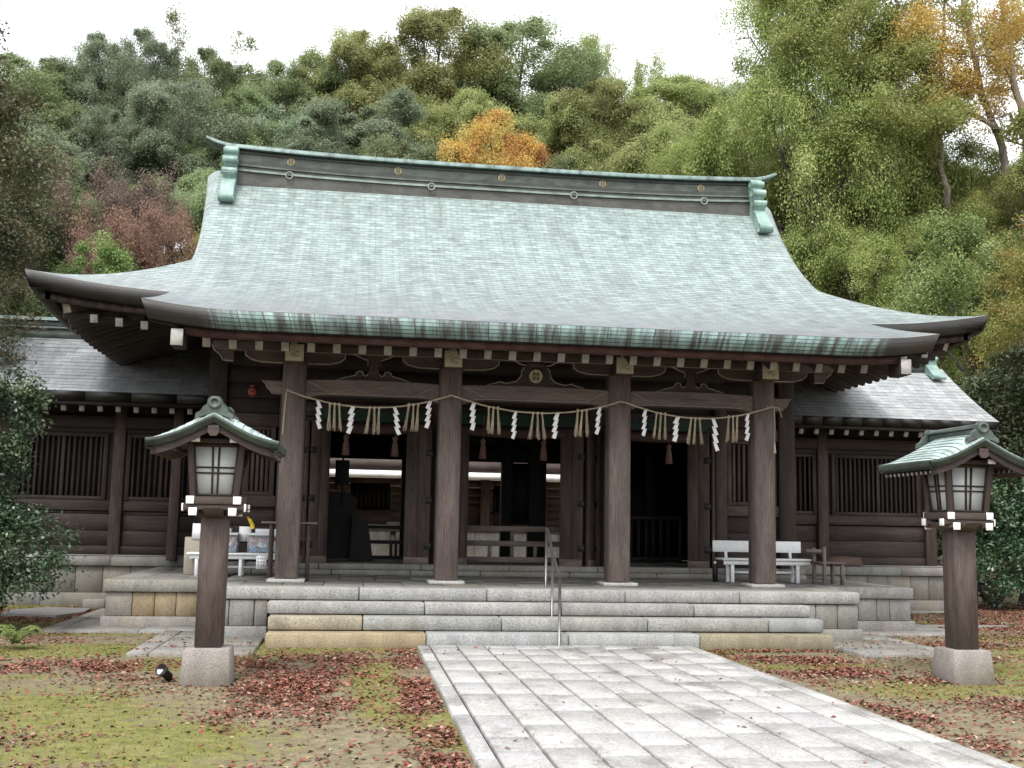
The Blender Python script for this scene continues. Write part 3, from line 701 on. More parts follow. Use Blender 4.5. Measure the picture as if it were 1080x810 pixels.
# ------------------------------------------------------------------ corridor wings
def wing(s, x_in, x_out, label):
    root = empty('corridor_wing', (s * 8.5, 7.8, 0), label, 'corridor', 'corridor wings beside the hall')
    YE, YG, ZE, ZG = 6.5, 8.8, 4.17, 5.66
    def zw(y): u = (y - YE) / (YG - YE); return ZE + (ZG - ZE) * (.82 * u + .18 * u * u)
    b = MB(); X = lin(x_in, x_out, 12) if s > 0 else lin(-x_out, -x_in, 12)
    ys = lin(YE, YG, 17)
    for ya, yb in zip(ys[:-1], ys[1:]):
        va, vb = (ya - YE) * 1.13, (yb - YE) * 1.13
        b.grid([[(x, ya, zw(ya)), (x, ya, zw(ya) + .007)] for x in X], [[(0, 0)] * 2 for x in X], (1, 1, 1), 1)
        b.grid([[(x, ya, zw(ya) + .007), (x, yb, zw(yb) + .001)] for x in X], [[(x, va), (x, vb)] for x in X], flip=False)
    b.grid([[(x, YG, zw(YG)), (x, 2 * YG - YE, ZE)] for x in X], [[(x, 0), (x, 3.4)] for x in X])
    b.build('roof', [ROOF_WING, COURSE], root)
    b = MB()
    for x0, x1 in zip(X[:-1], X[1:]):
        b.hexa([(x0, YE + .06, ZE - .17), (x1, YE + .06, ZE - .17), (x1, YE + .3, ZE - .17), (x0, YE + .3, ZE - .17), (x0, YE + .002, ZE - .002), (x1, YE + .002, ZE - .002), (x1, YE + .3, ZE + .1), (x0, YE + .3, ZE + .1)], (.5, .5, .5))
    for xe in (x_out,):
        P = []
        for y in lin(YE, 2 * YG - YE, 20):
            yy = y if y < YG else 2 * YG - y; z = zw(yy); P.append([(s * xe, y, z + .012), (s * (xe + .02), y, z - .02), (s * (xe - .05), y, z - .2), (s * (xe - .4), y, z - .2)])
        b.grid(P, [[(0, 0)] * 4 for _ in P], (.8, .8, .8), flip=s > 0)
    b.build('eave_edge', COPPER_BROWN, root)
    b = MB()
    b.grid([[(x, YE + .1, ZE - .19), (x, YG, ZG - .22)] for x in X], [[(x, 0), (x, 3)] for x in X], flip=True)
    b.grid([[(x, YG, ZG - .22), (x, 2 * YG - YE, ZE - .2)] for x in X], [[(x, 0), (x, 3)] for x in X], flip=True)
    b.box(min(s * x_in, s * (x_out - .1)), max(s * x_in, s * (x_out - .1)), YE + .10, YE + .22, ZE - .25, ZE - .19, along=0)
    b.build('soffit', W_DARK, root)
    # ridge
    b = MB(); xa, xb = sorted((s * x_in, s * (x_out - .55)))
    b.box(xa, xb, YG - .2, YG + .2, ZG - .15, ZG + .06, (1, .95, .9)); b.box(xa, xb, YG - .24, YG + .24, ZG + .062, ZG + .10, (1.6, 1.6, 1.6)); b.box(xa, xb, YG - .16, YG + .16, ZG + .102, ZG + .24, (.8, .8, .8))
    P = [[(x, YG - .22 * math.cos(t), ZG + .242 + .1 * math.sin(t)) for t in lin(0, math.pi, 8)] for x in (xa, xb)]
    b.grid(P, [[(0, 0)] * 9] * 2, (1.5, 1.9, 1.8), flip=True); b.build('ridge', COPPER_RIDGE, root)
    b = MB(); xc = s * (x_out - .42)
    for fr in (-1, 1):
        pr = [(0, ZG + .42), (.14, ZG + .42), (.2, ZG + .3), (.17, ZG + .25), (.27, ZG + .2), (.25, ZG + .06), (.42, ZG - .1), (.62, ZG - .27), (.6, ZG - .34), (.3, ZG - .2), (0, ZG - .1)]
        b.prism(pr, lambda a, e, d, fr=fr: (xc + d, YG + fr * a, e), d=(-.14, .14))
        for zz, yy, rr in ((ZG + .38, .12, .07), (ZG + .2, .24, .06), (ZG - .29, .6, .05)): b.tube([(xc - .16, YG + fr * yy, zz), (xc + .16, YG + fr * yy, zz)], rr, 10)
    b.build('ridge_end_ornament', COPPER_ORN, root)
    # rafters
    x = x_in + .3
    while x < x_out - .1:
        q = MB(); q.beam((s * x, 8.0, ZE + .22), (s * x, YE + .28, ZE - .31), .1, .12, 1, 0, 1); q.build('rafter', [W_DARK, PAINT_END], root, .005); x += .345
    # walls: posts, rails, boards, lattice
    posts = [p for p in ((6.05, .26), (7.74, .24), (10.05, .26), (12.4, .24)) if p[0] < x_out]
    if s > 0: posts = [(6.0, .26), (7.46, .24), (10.02, .26)]
    for px, pw in posts:
        b = MB(); b.box(s * px - pw / 2, s * px + pw / 2, 7.66, 7.94, .985, 4.2, along=2); b.build('post', W_MID, root, .012)
    xe = (posts[-1][0] if s > 0 else x_out)
    b = MB(); lo, hi = sorted((s * 5.65, s * xe)); b.box(lo, hi, 7.68, 7.9, 3.56, 3.80, along=0); b.build('wall_rail', W_DARK, root, .01)
    for y_, z0_, z1_, t_ in ((7.74, 4.05, 4.3, 1), (7.72, 3.45, 3.555, .7), (7.73, .985, 1.16, .9)): b = MB(); b.box(lo, hi, y_, 7.9, z0_, z1_, t_, along=0); b.build('wall_rail', W_DARK, root, .01)
    ends = [5.65] + [p[0] for p in posts] + ([x_out] if s < 0 else [])
    for a, c in zip(ends[:-1], ends[1:]):
        if c - a < .5: continue
        x0, x1 = a + .13, c - .13; lo, hi = sorted((s * x0, s * x1))
        b = MB(); boards_v(b, lo, hi, 1.16, 1.86, .34, 7.76, 7.84); b.build('board_panel', W_DARK, root, .006)
        b = MB(); b.box(lo, hi, 7.72, 7.86, 1.87, 2.08, 1.1, along=0); b.build('wall_rail', W_DARK, root, .006); b = MB(); b.box(lo, hi, 7.80, 7.86, 3.80, 4.2, .5, along=0); b.build('upper_panel', W_DARK, root)
        b = MB(); m_ = .18 if x1 - x0 > 1.5 else .1; f0, f1 = lo + m_, hi - m_
        b.box(lo + .002, f0 - .09, 7.77, 7.85, 2.085, 3.445, .8, along=2); b.box(f1 + .09, hi - .002, 7.77, 7.85, 2.085, 3.445, .8, along=2)
        b.box(f0 - .088, f0, 7.7, 7.86, 2.085, 3.445, along=2); b.box(f1, f1 + .088, 7.7, 7.86, 2.085, 3.445, along=2)
        b.box(f0 + .002, f1 - .002, 7.71, 7.85, 2.085, 2.16, along=0); b.box(f0 + .002, f1 - .002, 7.71, 7.85, 3.37, 3.445, along=0)
        n = max(3, int((f1 - f0) / .105))
        for i in range(n):
            xx = f0 + (f1 - f0) * (i + .5) / n; big = (i == n // 2 and f1 - f0 > 1.2); hw = .034 if big else .024
            b.box(xx - hw, xx + hw, 7.735 if not big else 7.72, 7.79, 2.162, 3.368, rnd.uniform(.6, 1.1) if not big else 1.3, along=2)
        b.box(f0, f1, 7.84, 7.85, 2.16, 3.37, .3)
        b.build('lattice_window', W_DARK, root, .004)
    # stone base
    b = MB(); xo2 = (posts[-1][0] + .32) if s > 0 else x_out; xx = 5.92
    def span(x0, x1): return (min(s * x0, s * x1), max(s * x0, s * x1))
    while xx < xo2 - .05:
        e = min(xo2, xx + rnd.uniform(1.3, 2.0)); lo, hi = span(xx + .003, e - .003); b.box(lo, hi, 7.46, 8.0, .77, .955, tj(.9, 1.05)); b.box(lo, hi, 7.6, 8.0, .957, .985, tj(.95, 1.1)); xx = e
    xx = 5.92
    while xx < xo2 - .08:
        e = min(xo2 - .05, xx + rnd.uniform(.4, .55)); lo, hi = span(xx + .004, e - .004); b.box(lo, hi, 7.53, 8.0, .24, .765, (lambda g: (g, g * .98, g * .93))(rnd.uniform(.72, 1.0))); xx = e
    xx = 5.92
    while xx < xo2 - .05:
        e = min(xo2, xx + rnd.uniform(1.2, 1.9)); lo, hi = span(xx + .003, e - .003); b.box(lo, hi, 7.47, 8.0, -.05, .235, tj(.85, 1.0)); xx = e
    lo, hi = span(5.93, xo2 - .06); b.box(lo, hi, 8.003, 10.0, -.05, .95, .8)
    b.build('stone_base', GRANITE_OLD, root, .01)
    # end/back walls so the wing is closed
    b = MB()
    if s > 0:
        z = 1.0
        while z < 4.1: b.box(xe - .06, xe, 7.95, 9.75, z, z + .29, rnd.uniform(.8, 1.1), along=1); z += .3
        b.prism([(7.9, 4.1), (9.75, 4.1), (8.8, 5.1)], lambda a, e, d: (xe - .06 + d, a, e), d=(0, .05))
    lo, hi = span(5.65, xe); b.box(lo, hi, 9.65, 9.75, 1.0, 4.3, .7, along=0)
    b.build('rear_wall', W_DARK, root)
    return root
wl = wing(-1, 5.6, 16.0, 'long dark lattice-windowed corridor left of the hall, running out of frame behind the leafy bush')
wr = wing(1, 5.6, 11.05, 'short dark lattice-windowed corridor right of the hall, its roof ridge ending in a green ornament')
b = MB(); b.box(-6.62, -6.42, 7.22, 7.42, .90, 4.05, 1.15, along=2); b.build('corner_post', W_MID, wl, .01)

# ------------------------------------------------------------------ stone platform with steps
plat = empty('stone_platform', (0, 3, 0), 'grey granite platform with four wide front steps under the hall', 'platform')
def blocks(name, cuts, y0, y1, z0, z1, tints=None, bev=.014, mat=GRANITE):
    b = MB()
    for i, (a, e) in enumerate(zip(cuts[:-1], cuts[1:])):
        t = (tints or {}).get(i) or tj(.93, 1.05); b.box(a + .006, e - .006, y0 + rnd.uniform(-.008, .008), y1, z0 + .006, z1 + rnd.uniform(-.004, .004), t)
    return b.build(name, mat, plat, bev)
YEL, BRN = (1.04, .85, .57), (.80, .71, .52)
blocks('step', [-4.08, -1.86, .17, 2.12, 4.17], 0, .5, -.06, .2, {0: YEL, 3: BRN})
blocks('step', [-4.08, -2.75, -.75, 1.43, 3.3, 4.17], .35, .85, .204, .395, {0: (1.05, .94, .74)})
blocks('step', [-4.12, -1.85, .2, 2.25, 4.12], .70, 1.2, .40, .58)
blocks('edge_stone', [-5.05, -2.81, -.9, 1.24, 3.07, 5.05], .95, 1.45, .584, .77)
for s in (-1, 1):       # set-back wings of the platform and their cheek stones
    b = MB()
    def bx(x0, x1, *a): b.box(min(s * x0, s * x1), max(s * x0, s * x1), *a)
    tt = (lambda: (1.12, .93, .66)) if s < 0 else (lambda: tj(.85, 1.0))
    bx(4.13, 5.08, .93, 1.5, -.05, .20, tj(.85, .95))                       # front cheeks beside the steps
    for x0, x1 in ((4.13, 4.32), (4.325, 4.68), (4.685, 5.03)): bx(x0 + .003, x1 - .003, .985, 1.5, .203, .58, tj(.78, .95))
    bx(4.7, 5.02, 1.5, 2.6, .02, .58, tj(.8, .9)); bx(4.6, 5.05, 1.453, 2.6, .584, .769, tj(.95, 1.05))
    bx(5.0, 6.8, 2.5, 2.9, -.05, .20, tj(.88, .98)); bx(6.4, 6.8, 2.905, 7.45, -.05, .2, tj(.85, .95))
    xs_ = [4.99, 5.4, 5.78, 6.12, 6.36, 6.75] if s > 0 else [4.99, 5.33, 5.67, 6.0, 6.34, 6.75]
    for i, (x0, x1) in enumerate(zip(xs_[:-1], xs_[1:])): bx(x0 + .004, x1 - .004, 2.55, 2.9, .203, .578, tt() if i < 4 else tj(.9, 1.02))
    yy = 2.905
    while yy < 7.4:
        e = min(7.45, yy + .5); bx(6.45, 6.745, yy + .003, e - .003, .203, .578, tj(.8, .98)); yy = e
    bx(5.055, 6.78, 2.5, 3.0, .582, .77, tj(.96, 1.04)); bx(6.3, 6.78, 3.004, 7.45, .582, .77, tj(.92, 1.02))
    b.build('cheek_stone', GRANITE_OLD, plat, .012)
b = MB(); b.box(-5.0, 5.0, 1.21, 5.0, -.02, .74, .6); b.box(-6.28, -5.001, 3.005, 7.44, -.02, .74, .6); b.box(5.001, 6.28, 3.005, 7.44, -.02, .74, .6); b.build('core', STONE_DARK, plat)
b = MB()
def pave(x0, x1, y0, y1, sx, sy):
    x = x0; k = 0
    while x < x1 - .05:
        xe = min(x1, x + sx); y = y0 - (sy * .5 if k % 2 else 0)
        while y < y1 - .05:
            a, e = max(y, y0), min(y1, y + sy)
            if e - a > .05: b.box(x + .005, xe - .005, a + .004, e - .004, .742, .766 + rnd.uniform(-.002, .002), tj(.68, .92))
            y += sy
        x = xe; k += 1
pave(-4.6, 4.6, 1.454, 3.0, .62, .95); pave(-5.0, 5.0, 3.004, 4.98, .62, 1.05); pave(-6.29, -5.004, 3.008, 7.4, .62, 1.05); pave(5.004, 6.29, 3.008, 7.4, .62, 1.05)
b.build('paving', GRANITE_OLD, plat, .006)

# ------------------------------------------------------------------ lanterns
GLASS = mat_plain('frosted_lantern_glass', (.5, .52, .52), .25, var=.08)
def make_lantern(label):
    root = empty('wooden_lantern', (0, 0, 0), label, 'lantern', 'roofed lanterns flanking the path')
    b = MB(); b.hexa([(-.27, -.26, -.05), (.27, -.26, -.05), (.27, .26, -.05), (-.27, .26, -.05), (-.235, -.23, .385), (.235, -.23, .385), (.235, .23, .385), (-.235, .23, .385)])
    b.build('pedestal', STONE_PINK, root, .015)
    b = MB(); b.box(-.14, .14, -.14, .14, .387, 1.80, along=2); b.build('post', W_MID, root, .012)
    b = MB()
    b.hexa([(-.17, -.1, 1.76), (.17, -.1, 1.76), (.17, .1, 1.76), (-.17, .1, 1.76), (-.36, -.1, 1.86), (.36, -.1, 1.86), (.36, .1, 1.86), (-.36, .1, 1.86)])
    b.hexa([(-.099, -.2, 1.765), (.099, -.2, 1.765), (.099, .2, 1.765), (-.099, .2, 1.765), (-.099, -.38, 1.865), (.099, -.38, 1.865), (.099, .38, 1.865), (-.099, .38, 1.865)])
    b.build('bracket', W_MID, root, .008)
    b = MB(); b.box(-.29, .29, -.27, .27, 1.90, 1.985, along=0); b.box(-.32, .32, -.25, -.16, 1.84, 1.898, 1, along=0); b.box(-.32, .32, .16, .25, 1.84, 1.898, along=0)
    b.box(-.25, -.16, -.32, .32, 1.80, 1.838, along=1); b.box(.16, .25, -.32, .32, 1.80, 1.838, along=1); b.build('tray', W_MID, root, .005)
    for x, y, z, sx, sy in [(s * .325, t * .205, 1.868, .02, .085) for s in (-1, 1) for t in (-1, 1)] + [(s * .205, t * .325, 1.822, .085, .02) for s in (-1, 1) for t in (-1, 1)] + [(s * .245, t * .278, 1.945, .085, .02) for s in (-1, 1) for t in (-1, 1)]:
        b = MB(); b.box(x - sx / 2, x + sx / 2, y - sy / 2, y + sy / 2, z - .042, z + .042); b.build('white_cap', WHITE_CAP, root, .004)
    def wv(z): return .222 + (z - 1.985) * .09       # flared light box
    b = MB(); b.box(-.21, .21, -.21, .21, 1.986, 1.996); lb = b.build('light_box', W_MID, root)
    for sx in (-1, 1):
        for sy in (-1, 1):
            b = MB(); a0, a1 = wv(1.985), wv(2.55); h = .032
            b.hexa([(sx * a0 - h, sy * a0 - h, 1.985), (sx * a0 + h, sy * a0 - h, 1.985), (sx * a0 + h, sy * a0 + h, 1.985), (sx * a0 - h, sy * a0 + h, 1.985), (sx * a1 - h, sy * a1 - h, 2.55), (sx * a1 + h, sy * a1 - h, 2.55), (sx * a1 + h, sy * a1 + h, 2.55), (sx * a1 - h, sy * a1 + h, 2.55)], along=2); b.build('corner_post', W_MID, root, .004)
    for rz in range(4):
        c_, s_ = (1, 0, -1, 0)[rz], (0, 1, 0, -1)[rz]
        def q(x, d, z, c_=c_, s_=s_): y = -(wv(z) - .005 + d); return (x * c_ - y * s_, x * s_ + y * c_, z)
        def sl(b, x0, x1, z0, z1, d0, d1, t=1):
            k0, k1 = (wv(z0) - .03) / .2, (wv(z1) - .03) / .2
            b.hexa([q(x0 * k0, d1, z0), q(x1 * k0, d1, z0), q(x1 * k0, d0, z0), q(x0 * k0, d0, z0), q(x0 * k1, d1, z1), q(x1 * k1, d1, z1), q(x1 * k1, d0, z1), q(x0 * k1, d0, z1)], t)
        b = MB(); sl(b, -.2, .2, 2.0, 2.53, -.02, 0); b.build('glass_pane', GLASS, lb)
        b = MB()
        for xx in (-.028, .028): sl(b, xx - .009, xx + .009, 2.0, 2.53, .002, .018)
        for zz in (2.235, 2.295): sl(b, -.2, .2, zz - .009, zz + .009, .003, .020)
        sl(b, -.2, .2, 1.99, 2.012, .001, .022); sl(b, -.2, .2, 2.515, 2.55, .001, .022); sl(b, -.2, -.185, 2.0, 2.53, .0015, .021); sl(b, .185, .2, 2.0, 2.53, .0015, .021)
        b.build('muntin', W_DARK, lb)
    b = MB(); b.box(-.30, .30, -.42, .42, 2.552, 2.60, along=1)
    for y in (-.25, 0, .25): b.box(-.42, .42, y - .04, y + .04, 2.602, 2.66, along=0)
    b.build('top_frame', W_DARK, root, .005)
    for x in (-.2, .2):
        for y in (-.435, .435):
            b = MB(); b.box(x - .045, x + .045, y - .015, y + .015, 2.555, 2.61); b.build('white_cap', WHITE_CAP, root, .003)
    # curved gable roof, ridge along y
    n = 18; HX, HY = .68, .63
    def rz_(x): a = abs(x) / HX; return 2.85 - .285 * (1 - (1 - a) ** 1.6) - .012 * max(0, .12 - abs(x)) / .12
    xs = lin(-HX, HX, n)
    b = MB(); ys = [-HY, -.60, -.56, -.5, -.43, -.34, -.2, 0, .2, .34, .43, .5, .56, .60, HY]
    def up_(y, x): return .085 * (1 - (abs(y) / HY) ** 5) * (1 - (abs(x) / HX) ** 3)
    for xa, xb in zip(xs[:-1], xs[1:]):
        s = 1 if xa < 0 else -1
        b.grid([[(xa, y, rz_(xa) + up_(y, xa) + (.006 if s > 0 else 0)), (xb, y, rz_(xb) + up_(y, xb) + (0 if s > 0 else .006))] for y in ys], [[(y + 3, abs(xa)), (y + 3, abs(xb))] for y in ys], flip=True)
    b.build('roof', [ROOF_LANT, COURSE], root)
    b = MB()
    for sy in (-1, 1):
        P = [[(x, sy * HY, rz_(x) + .006), (x, sy * (HY + .012), rz_(x) - .03), (x, sy * (HY + .006), rz_(x) - .032), (x, sy * (HY - .004), rz_(x) - .055), (x, sy * (HY - .014), rz_(x) - .057), (x, sy * (HY - .022), rz_(x) - .082), (x, sy * (HY - .06), rz_(x) - .082)] for x in xs]
        b.grid(P, [[(0, 0)] * 7 for _ in P], flip=sy > 0)
    for sx in (-1, 1):
        z = rz_(HX); P = [[(sx * HX, y, z + .006), (sx * (HX + .012), y, z - .03), (sx * (HX + .003), y, z - .032), (sx * HX, y, z - .062), (sx * (HX - .015), y, z - .064), (sx * (HX - .02), y, z - .095), (sx * (HX - .1), y, z - .095)] for y in ys]
        b.grid(P, [[(0, 0)] * 7 for _ in P], flip=sx < 0)
    b.build('roof_edge', COPPER_LANT, root)
    b = MB(); b.grid([[(x, y, rz_(x) - .098) for y in (-HY + .05, HY - .05)] for x in xs], [[(x, y) for y in (0, 1)] for x in xs]); b.build('roof_underside', W_DARK, root)
    for sy in (-1, 1):     # bargeboards with a hanging boss
        b = MB()
        xx = lin(-HX + .05, HX - .05, n)
        poly = [(x, rz_(x) - .083) for x in xx] + [(x, rz_(x) - .155 - .02 * abs(x)) for x in xx[::-1]]
        b.prism(poly, lambda a, e, d, sy=sy: (a, sy * (HY - .10 + d), e), d=(0, .045))
        b.prism([(-.055, 2.72), (.055, 2.72), (.06, 2.65), (.03, 2.61), (-.03, 2.61), (-.06, 2.65)], lambda a, e, d, sy=sy: (a, sy * (HY - .05 + d), e), d=(0, .03), tint=(1.5, 1.5, 1.5))
        b.build('bargeboard', W_DARK, root)
    for i in range(11):
        for sx in (-1, 1):
            b = MB(); y = -HY + .1 + i * (2 * HY - .2) / 10; b.beam((sx * .42, y, rz_(.42) - .150), (sx * (HX - .05), y, rz_(HX) - .135), .035, .04, 1, 0, 1); b.build('rafter', [W_DARK, PAINT_END], root)
    b = MB(); b.box(-.055, .055, -HY + .12, HY - .12, 2.87, 2.955); b.box(-.075, .075, -HY + .1, HY - .1, 2.957, 2.98)
    b.tube([(0, -HY + .1, 2.98), (0, HY - .1, 2.98)], .04, 8); b.build('ridge', COPPER_LANT, root, .006)
    for sy in (-1, 1):
        b = MB(); y = sy * (HY - .06)
        b.prism([(-.2, 2.845), (-.19, 2.90), (-.14, 2.93), (-.12, 2.97), (-.08, 3.0), (-.075, 3.05), (-.04, 3.085), (.04, 3.085), (.075, 3.05), (.08, 3.0), (.12, 2.97), (.14, 2.93), (.19, 2.90), (.2, 2.845), (0, 2.91)], lambda a, e, d: (a, y + d, e - .055), d=(-.03, .03))
        P = [[(r * math.sin(2 * math.pi * q / 16), y + sy * (.03 + e), 2.96 + r * math.cos(2 * math.pi * q / 16)) for q in range(17)] for r, e in ((.001, .005), (.034, .005), (.036, .028), (.062, .028), (.066, -.01))]
        b.grid(P, [[(0, 0)] * 17] * 5, (1.5, 1.5, 1.4), flip=sy > 0)
        b.build('ridge_end_ornament', COPPER_LANT, root, .006)
    return root
lan = make_lantern('wooden lantern with green copper roof, left of the path, a small spotlight by its foot')
lan.location = (-4.42, -3.3, 0)
lan2 = copy_tree(lan, (4.27, -3.3, 0), 0, 'wooden lantern with green copper roof, right of the path in front of the green shrubs')

b = MB()     # spotlight lying by the pedestal
b.lathe([(.001, .0), (.05, .0), (.055, .02), (.055, .10), (.075, .14), (.078, .17), (.07, .172), (.06, .15), (.001, .148)], 16)
sp = MB(); sp.v = [(x, -z * .75 + y * .3, z * .55 + y * .8) for x, y, z in b.v]; sp.f, sp.uv, sp.c, sp.m = b.f, b.uv, b.c, b.m
sroot = empty('ground_spotlight', (-4.82, -3.3, .0), 'small black spotlight lying in the leaves by the left lantern pedestal', 'spotlight')
def shift(b, d): b.v = [(x + d[0], y + d[1], z + d[2]) for x, y, z in b.v]; return b
c_, s_ = math.cos(R(35)), math.sin(R(35))
sp.v = [(x * c_ + y * s_, -x * s_ + y * c_, z) for x, y, z in sp.v]
o = shift(sp, (-4.82, -3.28, .06)).build('lamp_head', IRON, sroot, smooth=False)
b = MB(); b.tube([(-4.82, -3.26, -.03), (-4.82, -3.26, .06), (-4.79, -3.28, .09)], .012, 6); b.box(-4.86, -4.78, -3.30, -3.22, -.02, .012); b.build('stake', IRON, sroot)
b = MB(); b.box(-4.93, -4.85, -3.375, -3.36, .085, .15); b.build('label_band', WHITE_CAP, sroot)

# ------------------------------------------------------------------ sacred rope, paper streamers, straw tassels
RY = 2.12
def rope_z(x):
    nodes = [-4.1, -1.41, 1.46, 4.1]
    for a, c in zip(nodes[:-1], nodes[1:]):
        if a <= x <= c: u = (x - a) / (c - a); return 3.83 - .25 * (1 - (2 * u - 1) ** 2) - .0
    return 3.83
b = MB(); pts = [(x, RY - .02, rope_z(x)) for x in lin(-4.05, 4.05, 80)]
b.tube(pts, .013, 6); b.tube([(p[0], p[1] - .008 * math.sin(i * 1.3), p[2] + .008 * math.cos(i * 1.3)) for i, p in enumerate(pts)], .010, 5)
b.tube([(-4.05, RY - .02, 3.83), (-4.07, RY - .08, 3.76), (-4.09, RY - .07, 3.4), (-4.10, RY - .07, 3.10)], .011, 6)
b.tube([(4.05, RY - .02, 3.83), (4.1, RY - .07, 3.80), (4.11, RY - .07, 3.5), (4.1, RY - .07, 3.2)], .008, 6)
b.tube([(4.05, RY - .02, 3.83), (4.2, RY - .04, 3.80), (4.30, RY + .1, 3.66)], .009, 6)
for x in (-4.06, -1.43, 1.45, 4.05): b.tube([(x + .02, RY - .02, rope_z(x)), (x - .015, RY + .1, rope_z(x) + .02)], .014, 6)
rp = tag(b.build('sacred_rope', ROPE, origin=(0, RY, 3.8)), 'thin straw rope strung in shallow swags across the four porch pillars', 'rope')
b = MB(); b.lathe([(.001, 3.21), (.012, 3.2), (.016, 3.12), (.03, 3.02), (.001, 3.02)], 8, 4.1, RY - .07); b.build('end_tuft', STRAW, rp)
ORD = ['first', 'second', 'third', 'fourth']
BAY = ['left', 'middle', 'right']
k = 0
for bay, xs in enumerate(((-3.57, -3.0, -2.34, -1.76), (-1.04, -.34, .36, 1.08), (1.86, 2.42, 3.03, 3.65))):
    for i, x in enumerate(xs):
        b = MB(); z = rope_z(x) - .005; y = RY - .045; w_ = rnd.uniform(.055, .07); lean = rnd.uniform(-.15, .15); long = 1.25 if (bay, i) == (2, 2) else rnd.uniform(.95, 1.05)
        cx = x; hs = .125 * long
        sd = rnd.choice((-1, 1)); tw = rnd.uniform(-.25, .25)
        for seg in range(4):      # folded lightning strip: each fold slants down, then the next starts back across it
            zt, zb = z - seg * hs * .84, z - seg * hs * .84 - hs
            nx = cx + sd * rnd.uniform(.042, .056) + lean * hs * .4; yy = y - .010 * seg; j = tw * .05 + rnd.uniform(-.01, .01)
            A = [(cx - w_ * .46, yy + .010 + j, zt), (cx + w_ * .46, yy + .008 - j, zt), (nx + w_ * .50, yy - .014 - j, zb + sd * .012), (nx - w_ * .50, yy - .016 + j, zb - sd * .012)]
            B = [(p_[0], p_[1] + .003, p_[2]) for p_ in A]; b.hexa([A[3], A[2], B[2], B[3], A[0], A[1], B[1], B[0]])
            cx = nx - sd * rnd.uniform(.036, .05)
        tag(b.build('paper_streamer', PAPER, origin=(x, y, z)), f'{ORD[i]} white folded paper streamer from the left on the {BAY[bay]} swag of the rope', 'paper streamer', 'white paper streamers on the sacred rope'); k += 1
for bay, xs in enumerate(((-3.30, -2.66, -2.03), (-.72, .02, .77), (2.12, 2.72, 3.38))):
    for i, x in enumerate(xs):
        b = MB(); z = rope_z(x); y = RY - .035
        for q in range(3):
            bx_ = x + (q - 1) * .075; an = (q - 1) * .05 + rnd.uniform(-.10, .08)
            for st in range(22):
                a0, r0 = rnd.uniform(0, 6.28), rnd.uniform(0, .014); a1, r1 = a0 + rnd.uniform(-.5, .5), rnd.uniform(.006, .036); L = rnd.uniform(.37, .45)
                b.tube([(bx_ + r0 * math.cos(a0), y + r0 * math.sin(a0), z), (bx_ + an * .18 + r1 * .5 * math.cos(a1), y + r1 * .5 * math.sin(a1), z - L * .5), (bx_ + an * .42 + r1 * math.cos(a1), y + r1 * math.sin(a1), z - L)], [.005, .005, .003], 3, tj(.7, 1.25), cap=False)
            b.tube([(bx_, y, z + .016), (bx_, y, z - .03)], .019, 6)
        tag(b.build('straw_tassel', STRAW, origin=(x, y, z)), f'{ORD[i]} triple straw tassel from the left on the {BAY[bay]} swag of the rope', 'straw tassel', 'straw tassels on the sacred rope')

# rolled blinds with tassels above the doorways ---------------------------
GREENB = mat_plain('green_brocade', (.012, .034, .028), .7, var=.4, nscale=14); BROWNB = mat_plain('brown_reed', (.05, .027, .024), .75, var=.3, nscale=20); TASS = mat_plain('faded_red_tassel', (.12, .065, .055), .85, var=.3, nscale=30)
for x0, x1, tx, nm in ((-3.72, -1.55, (-3.12, -2.2), 'left'), (-1.05, 1.38, (-.52, .66), 'middle'), (2.02, 4.0, (3.16,), 'right')):
    root = empty('rolled_blind', ((x0 + x1) / 2, 5.2, 3.8), f'rolled reed blind with green border hanging over the {nm} doorway', 'blind', 'rolled blinds over the doorways')
    b = MB(); n = 14
    b.grid([[(x, 5.28, 3.86), (x, 5.27, 3.66 - .02 * math.sin(math.pi * i / n))] for i, x in enumerate(lin(x0, x1, n))], [[(0, 0)] * 2] * (n + 1)); b.build('border', GREENB, root)
    b = MB(); P = [[(x, 5.29 + .07 * math.cos(t), 3.52 - .05 * math.sin(math.pi * i / n) + (.12 if math.sin(t) > 0 else .075) * math.sin(t)) for t in lin(0, 2 * math.pi, 10)] for i, x in enumerate(lin(x0, x1, n))]
    b.grid(P, [[(0, 0)] * 11] * (n + 1)); b.build('reed_roll', BROWNB, root)
    for x in tx:
        b = MB(); b.tube([(x, 5.17, 3.8), (x, 5.17, 3.36)], .008, 5); b.lathe([(.001, 3.38), (.05, 3.35), (.055, 3.30), (.035, 3.27), (.055, 3.2), (.075, 2.98), (.001, 2.98)], 12, x, 5.17); b.build('tassel', TASS, root)

# ------------------------------------------------------------------ step handrail
hr = empty('step_handrail', (0, .3, 0), 'slim steel handrail running up the middle of the front steps', 'handrail')
ft = [(.12, 1.66, .765, 1.66), (.05, .70, .39, 1.30), (.02, -.07, .02, 1.02)]
for x, y, z0, z1 in ft:
    b = MB(); b.tube([(x, y, z0), (x, y, z1)], .021, 10); b.build('rail_post', STEEL, hr, smooth=True)
b = MB(); b.tube([(.12, 1.66, 1.68), (.115, 1.5, 1.66), (.05, .70, 1.31), (.02, -.02, 1.04), (.02, -.09, .99)], .023, 10); b.build('grip_rail', STEEL, hr, smooth=True)

